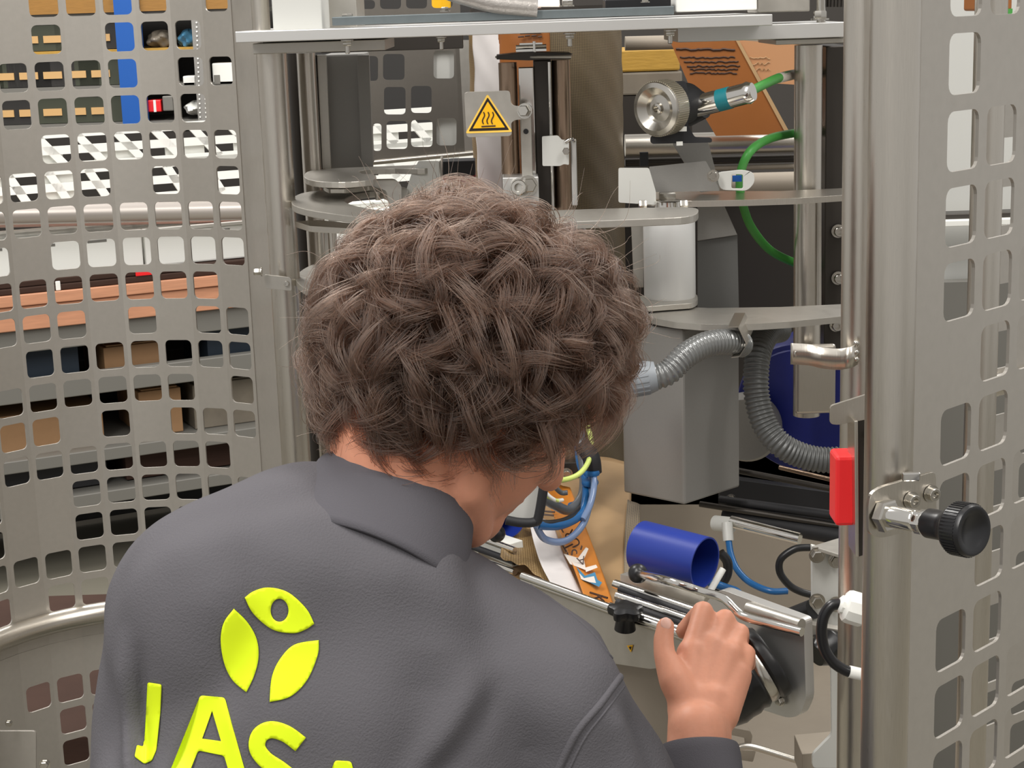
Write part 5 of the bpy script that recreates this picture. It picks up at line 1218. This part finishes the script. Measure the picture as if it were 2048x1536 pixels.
def smoothloop(pts, corners): 
    """closed outline: splines between sharp corner indices"""
    out = []; m = len(pts); cs = sorted(corners)
    for a, b in zip(cs, cs[1:] + [cs[0] + m]):
        seg = [Vector(pts[i % m]) for i in range(a, b + 1)]; out += spline(seg, 7)[:-1] if len(seg) > 2 else seg[:-1]
    return out
l1 = [(488.6, 1195), (505, 1183), (531, 1175), (560, 1178), (585, 1190), (614, 1219), (628, 1247), (610, 1259), (585, 1266), (544, 1258), (506, 1227)]
shirt_print('print_leaf', smoothloop(l1, [0, 6]), [[(559 + 18 * math.cos(k * PI / 16), 1220 + 23 * math.sin(k * PI / 16)) for k in range(32)]], label='neon leaf shape with a round hole')
shirt_print('print_leaf', smoothloop([(467, 1217), (494, 1244), (512.6, 1277), (517, 1314), (508.5, 1351), (493, 1384.5), (465, 1360), (448, 1326), (441, 1281), (447, 1245)], [0, 5]), label='neon leaf shape, lower left')
shirt_print('print_leaf', smoothloop([(637, 1280), (635, 1310), (614, 1360), (581, 1393), (539.5, 1404), (543.7, 1355), (560, 1318), (589, 1289)], [0, 4]), label='neon leaf shape, lower right')
shirt_print('print_letter', rounded([(297.7, 1364), (324, 1368), (321.7, 1424), (314, 1500), (305, 1522), (289, 1529), (268, 1514), (273, 1490), (285, 1494), (289, 1482), (295, 1424)], 4), label='neon letter J')
shirt_print('print_letter', rounded([(401, 1390), (450, 1395), (500, 1582), (470, 1584), (449, 1511), (397, 1501), (365, 1580), (328, 1575)], 6), [[(425, 1421), (443, 1482), (405, 1477)]], label='neon letter A, first')
def stroke(c, w_):
    c = spline([Vector(p) for p in c], 6); L = []; R = []
    for i in range(len(c)):
        d = (c[min(i + 1, len(c) - 1)] - c[max(i - 1, 0)]).normalized(); n_ = Vector((-d.y, d.x)) * w_ / 2; L.append(c[i] + n_); R.append(c[i] - n_)
    return L + R[::-1]
shirt_print('print_letter', stroke([(601, 1488), (572, 1467), (542, 1459), (520, 1470), (514, 1494), (530, 1518), (562, 1540), (585, 1562), (588, 1590), (570, 1612), (540, 1612), (508, 1592)], 34), label='neon letter S')
shirt_print('print_letter', rounded([(670, 1520), (702, 1522), (760, 1725), (722, 1725), (705, 1668), (656, 1658), (636, 1716), (598, 1708)], 6), [[(684, 1568), (698, 1635), (666, 1630)]], label='neon letter A, second')
# armhole seam, yoke seam: raised ribs lying on the cloth
def rib(name, pts, r, m='fabric', flat=.5):
    q = []
    for p in spline([Vector(p) for p in pts], 10):
        h = onshirt(p.x, p.y, -r * .35)
        if h: q.append(h[0])
    if len(q) > 3: return adopt(MB().tube(q, r, 10).build(name, m, None, smooth=70), swt)
rib('armhole_seam', [(1262, 1335), (1242, 1353), (1201, 1408), (1156, 1462), (1122, 1527), (1105, 1570)], .0034)
rib('armhole_stitch', [(1266, 1350), (1252, 1368), (1213, 1420), (1170, 1476), (1138, 1540)], .0012)
rib('shoulder_seam', [(985, 1112), (1060, 1170), (1130, 1218), (1187, 1268), (1221, 1312), (1250, 1345)], .0016)
# collar band
cax = (bu * .80 + bf * .40 + V(.35, .15, 0) * .3).normalized(); cc = P(786, 998, 1.260)
cxx = (bx - cax * bx.dot(cax)).normalized(); cyy = cax.cross(cxx).normalized()
n1, n2 = 72, 12; vs = []; fs = []
for i in range(n1):
    a = 2 * PI * i / n1
    for k in range(n2):
        t = k / (n2 - 1); rr_ = 1 + .02 * math.sin(PI * t)
        h = -.062 + .066 * t; sp_ = 1.16 - .18 * t
        vs.append(cc + (cxx * math.cos(a) * .066 + cyy * math.sin(a) * .062) * sp_ * rr_ + cax * h)
for i in range(n1):
    for k in range(n2 - 1): fs.append((i * n2 + k, ((i + 1) % n1) * n2 + k, ((i + 1) % n1) * n2 + k + 1, i * n2 + k + 1))
co_ = MB().add(vs, fs).build('collar', 'rib', None, smooth=70); s_ = co_.modifiers.new('solid', 'SOLIDIFY'); s_.thickness = .004; adopt(co_, swt)
# cuff
wr = WR_R - rdn * .012
mb = MB().lathe(wr - rdn * .055, rdn, [(.036, 0), (.0365, .02), (.0355, .045), (.0345, .052), (.0335, .054), (.030, .052), (.030, .03)], 48, cap=False); adopt(mb.build('cuff', 'rib', None, smooth=60), swt)
# trousers and shoes
tr_ = MB()
for s_ in (-1, 1):
    hp2 = HIP + bx2 * s_ * .085; kn_ = V(hp2.x + s_ * .02, hp2.y + .04, .50); an = V(hp2.x + s_ * .03, hp2.y + .0, .09)
    chain(tr_, [hp2 + V(0, 0, .02), kn_, an], [.105, .072, .058], n=24)
    so = MB(); ellipsoid(so, V(an.x, an.y + .07, .045), (V(1, 0, 0), V(0, 1, 0), V(0, 0, 1)), (.048, .135, .044)); so.build('shoe', 'shoe', man, smooth=60)
cone_cap(tr_, HIP + V(-.05, 0, .04), HIP + V(.05, 0, .04), .115, .115)
organic(tr_, 'trousers', 'trouser', man, .012, 5)
# ---- hair: dark cap under curly locks
capm = mat('hair_cap', (42, 29, 22), .95, 0, .8, 90, var=.3, spec=.05)
HCC = H(0, -.012, .012)
def hairline(d):
    """True where hair grows; d in head coordinates (right, forward, up)"""
    x, y, z = d
    if y > .42 and z < .58: return False            # face
    if z < -.95: return False
    if y > .14 and z < .02 + .35 * y: return False
    if y > -.35 and z < -.42: return False            # cheek in front of the ear
    return True
RX_, RY_, RZ_ = .086, .108, .100
vs = []; fs = []; nu, nv = 60, 40; key = {}
for j in range(nv + 1):
    for i in range(nu):
        b = PI * j / nv; a = 2 * PI * i / nu; d = (math.sin(b) * math.cos(a), math.sin(b) * math.sin(a), math.cos(b))
        k = 1.10 + .03 * math.sin(5 * a + 3 * b) + .03 * math.sin(9 * a - 7 * b)
        if not hairline(d): k = .80
        p = HCC + (hr * d[0] * RX_ + hf * d[1] * RY_ + hu * d[2] * RZ_) * k; vs.append(p)
for j in range(nv):
    for i in range(nu): fs.append((j * nu + i, (j + 1) * nu + i, (j + 1) * nu + (i + 1) % nu, j * nu + (i + 1) % nu))
cap = MB().add(vs, fs).build('hair', capm, None, smooth=80); adopt(cap, man)
rng = np.random.default_rng(7)
hr_, hf_, hu_ = (np.array(v) for v in (hr, hf, hu)); C0_ = np.array(HCC)
NL = 820; allp = []; rads = []; SEG = 18
crown = np.array([-.05, -.25, .96]); crown /= np.linalg.norm(crown)
g = (1 + 5 ** .5) / 2; cand = []
for i in range(NL * 2):
    z = 1 - 2 * (i + .5) / (NL * 2); r = math.sqrt(1 - z * z); a = 2 * PI * i / g; d = np.array([r * math.cos(a), r * math.sin(a), z]) + rng.normal(0, .02, 3); d /= np.linalg.norm(d)
    if hairline(d): cand.append(d)
world_down = np.array([hr_ @ np.array([0, 0, -1.]), hf_ @ np.array([0, 0, -1.]), hu_ @ np.array([0, 0, -1.])])
def toW(p): return C0_ + p[..., 0:1] * hr_ + p[..., 1:2] * hf_ + p[..., 2:3] * hu_
for d in cand:
    nape = float(d[2] < 0 and d[1] < .2) * min(1, max(0, -d[2] * 1.6)); base = d * np.array([RX_, RY_, RZ_ * (1 + .22 * nape)]) * .92
    nrm = d / np.array([RX_, RY_, RZ_]); nrm /= np.linalg.norm(nrm)
    flow = d - crown; flow -= nrm * (flow @ nrm); fl = np.linalg.norm(flow); flow = flow / max(fl, .05)
    rnd = rng.normal(0, .75, 3); rnd -= nrm * (rnd @ nrm); flow = flow + rnd + world_down * .25; flow -= nrm * (flow @ nrm); flow /= np.linalg.norm(flow)
    low = np.clip((-d[2] - .1) * 1.3, 0, 1)
    wxd = abs(d[0] * hr_[0] + d[1] * hf_[0] + d[2] * hu_[0]); L = rng.uniform(.055, .085) * (1 - .22 * low) * (.72 if d[1] > .25 else 1); lift = rng.uniform(.6, 1.05) * (.36 + .36 * wxd) * (1 - .3 * low)
    per = rng.uniform(.75, 1.35); cr_ = rng.uniform(.008, .0155) * (1 - .3 * low); ph = rng.uniform(0, 2 * PI); sgn = rng.choice([-1, 1])
    t = np.linspace(0, 1, SEG)[:, None]
    side = np.cross(nrm, flow)
    c_ = base + nrm * (lift * .046 * (1 - (1 - t) ** 2.2) - .018 * t ** 2.5) + flow * L * (t ** 1.25)
    ang = ph + sgn * 2 * PI * per * t; amp = cr_ * np.clip(t * 3, 0, 1)
    c_ = c_ + (side * np.cos(ang) + (nrm * .8 + flow * .45) * np.sin(ang)) * amp - (side * math.cos(ph) + (nrm * .8 + flow * .45) * math.sin(ph)) * amp * (1 - t)
    ns = 52; wdt = rng.uniform(.0045, .0080)
    for k in range(ns):
        o1, o2 = rng.normal(0, 1, 2) * wdt; tw = 1.0 - .62 * t ** 1.5; fz = rng.normal(0, .0011, (SEG, 3)).cumsum(0) * .45
        a2 = ang * .5
        s1 = (side * (o1 * np.cos(a2) - o2 * np.sin(a2)) + nrm * (o1 * np.sin(a2) + o2 * np.cos(a2)) * .7) * tw
        tl = rng.uniform(.8, 1.0); idx = np.linspace(0, (SEG - 1) * tl, SEG)
        p = c_ + s1 + fz; i0 = np.floor(idx).astype(int); i1 = np.minimum(i0 + 1, SEG - 1); fr__ = (idx - i0)[:, None]
        allp.append(toW(p[i0] * (1 - fr__) + p[i1] * fr__))
# flyaway hairs
for d in [cand[i] for i in rng.integers(0, len(cand), 110)]:
    base = d * np.array([RX_, RY_, RZ_]); dirn = d + rng.normal(0, .6, 3); t = np.linspace(0, 1, SEG)[:, None]; w1 = rng.normal(0, 1, 3)
    p = base + d * .03 * t + dirn * .022 * t ** 1.3 + w1 * .006 * np.sin(t * 7 + rng.uniform(0, 6)) * t; allp.append(toW(p))
P_ = np.concatenate(allp).astype(np.float32); NS = len(allp); print('strands', NS)
hc_ = bpy.data.hair_curves.new('hair_strands'); hc_.add_curves([SEG] * NS)
hc_.attributes['position'].data.foreach_set('vector', P_.ravel()) if 'position' in hc_.attributes else hc_.points.foreach_set('position', P_.ravel())
rad = np.tile(np.interp(np.linspace(0, 1, SEG), [0, .6, 1], [.00022, .00020, .00007]), NS).astype(np.float32)
ra = hc_.attributes.get('radius') or hc_.attributes.new('radius', 'FLOAT', 'POINT'); ra.data.foreach_set('value', rad)
hm = bpy.data.materials.new('hair_strands'); hm.use_nodes = True; nt = hm.node_tree; nt.nodes.clear()
out_ = nt.nodes.new('ShaderNodeOutputMaterial'); hb_ = nt.nodes.new('ShaderNodeBsdfHairPrincipled'); hb_.parametrization = 'COLOR'
hi = nt.nodes.new('ShaderNodeHairInfo'); cr2 = nt.nodes.new('ShaderNodeValToRGB')
cr2.color_ramp.elements[0].color = lin((27, 18, 14)) + (1,); cr2.color_ramp.elements[1].color = lin((86, 62, 49)) + (1,)
nt.links.new(hi.outputs['Random'], cr2.inputs[0]); nt.links.new(cr2.outputs[0], hb_.inputs['Color']); hb_.inputs['Roughness'].default_value = .42; hb_.inputs['Radial Roughness'].default_value = .4
nt.links.new(hb_.outputs[0], out_.inputs['Surface'])
hc_.materials.append(hm)
ho = link(bpy.data.objects.new('hair_strands', hc_)); adopt(ho, cap); ho['kind'] = 'stuff'
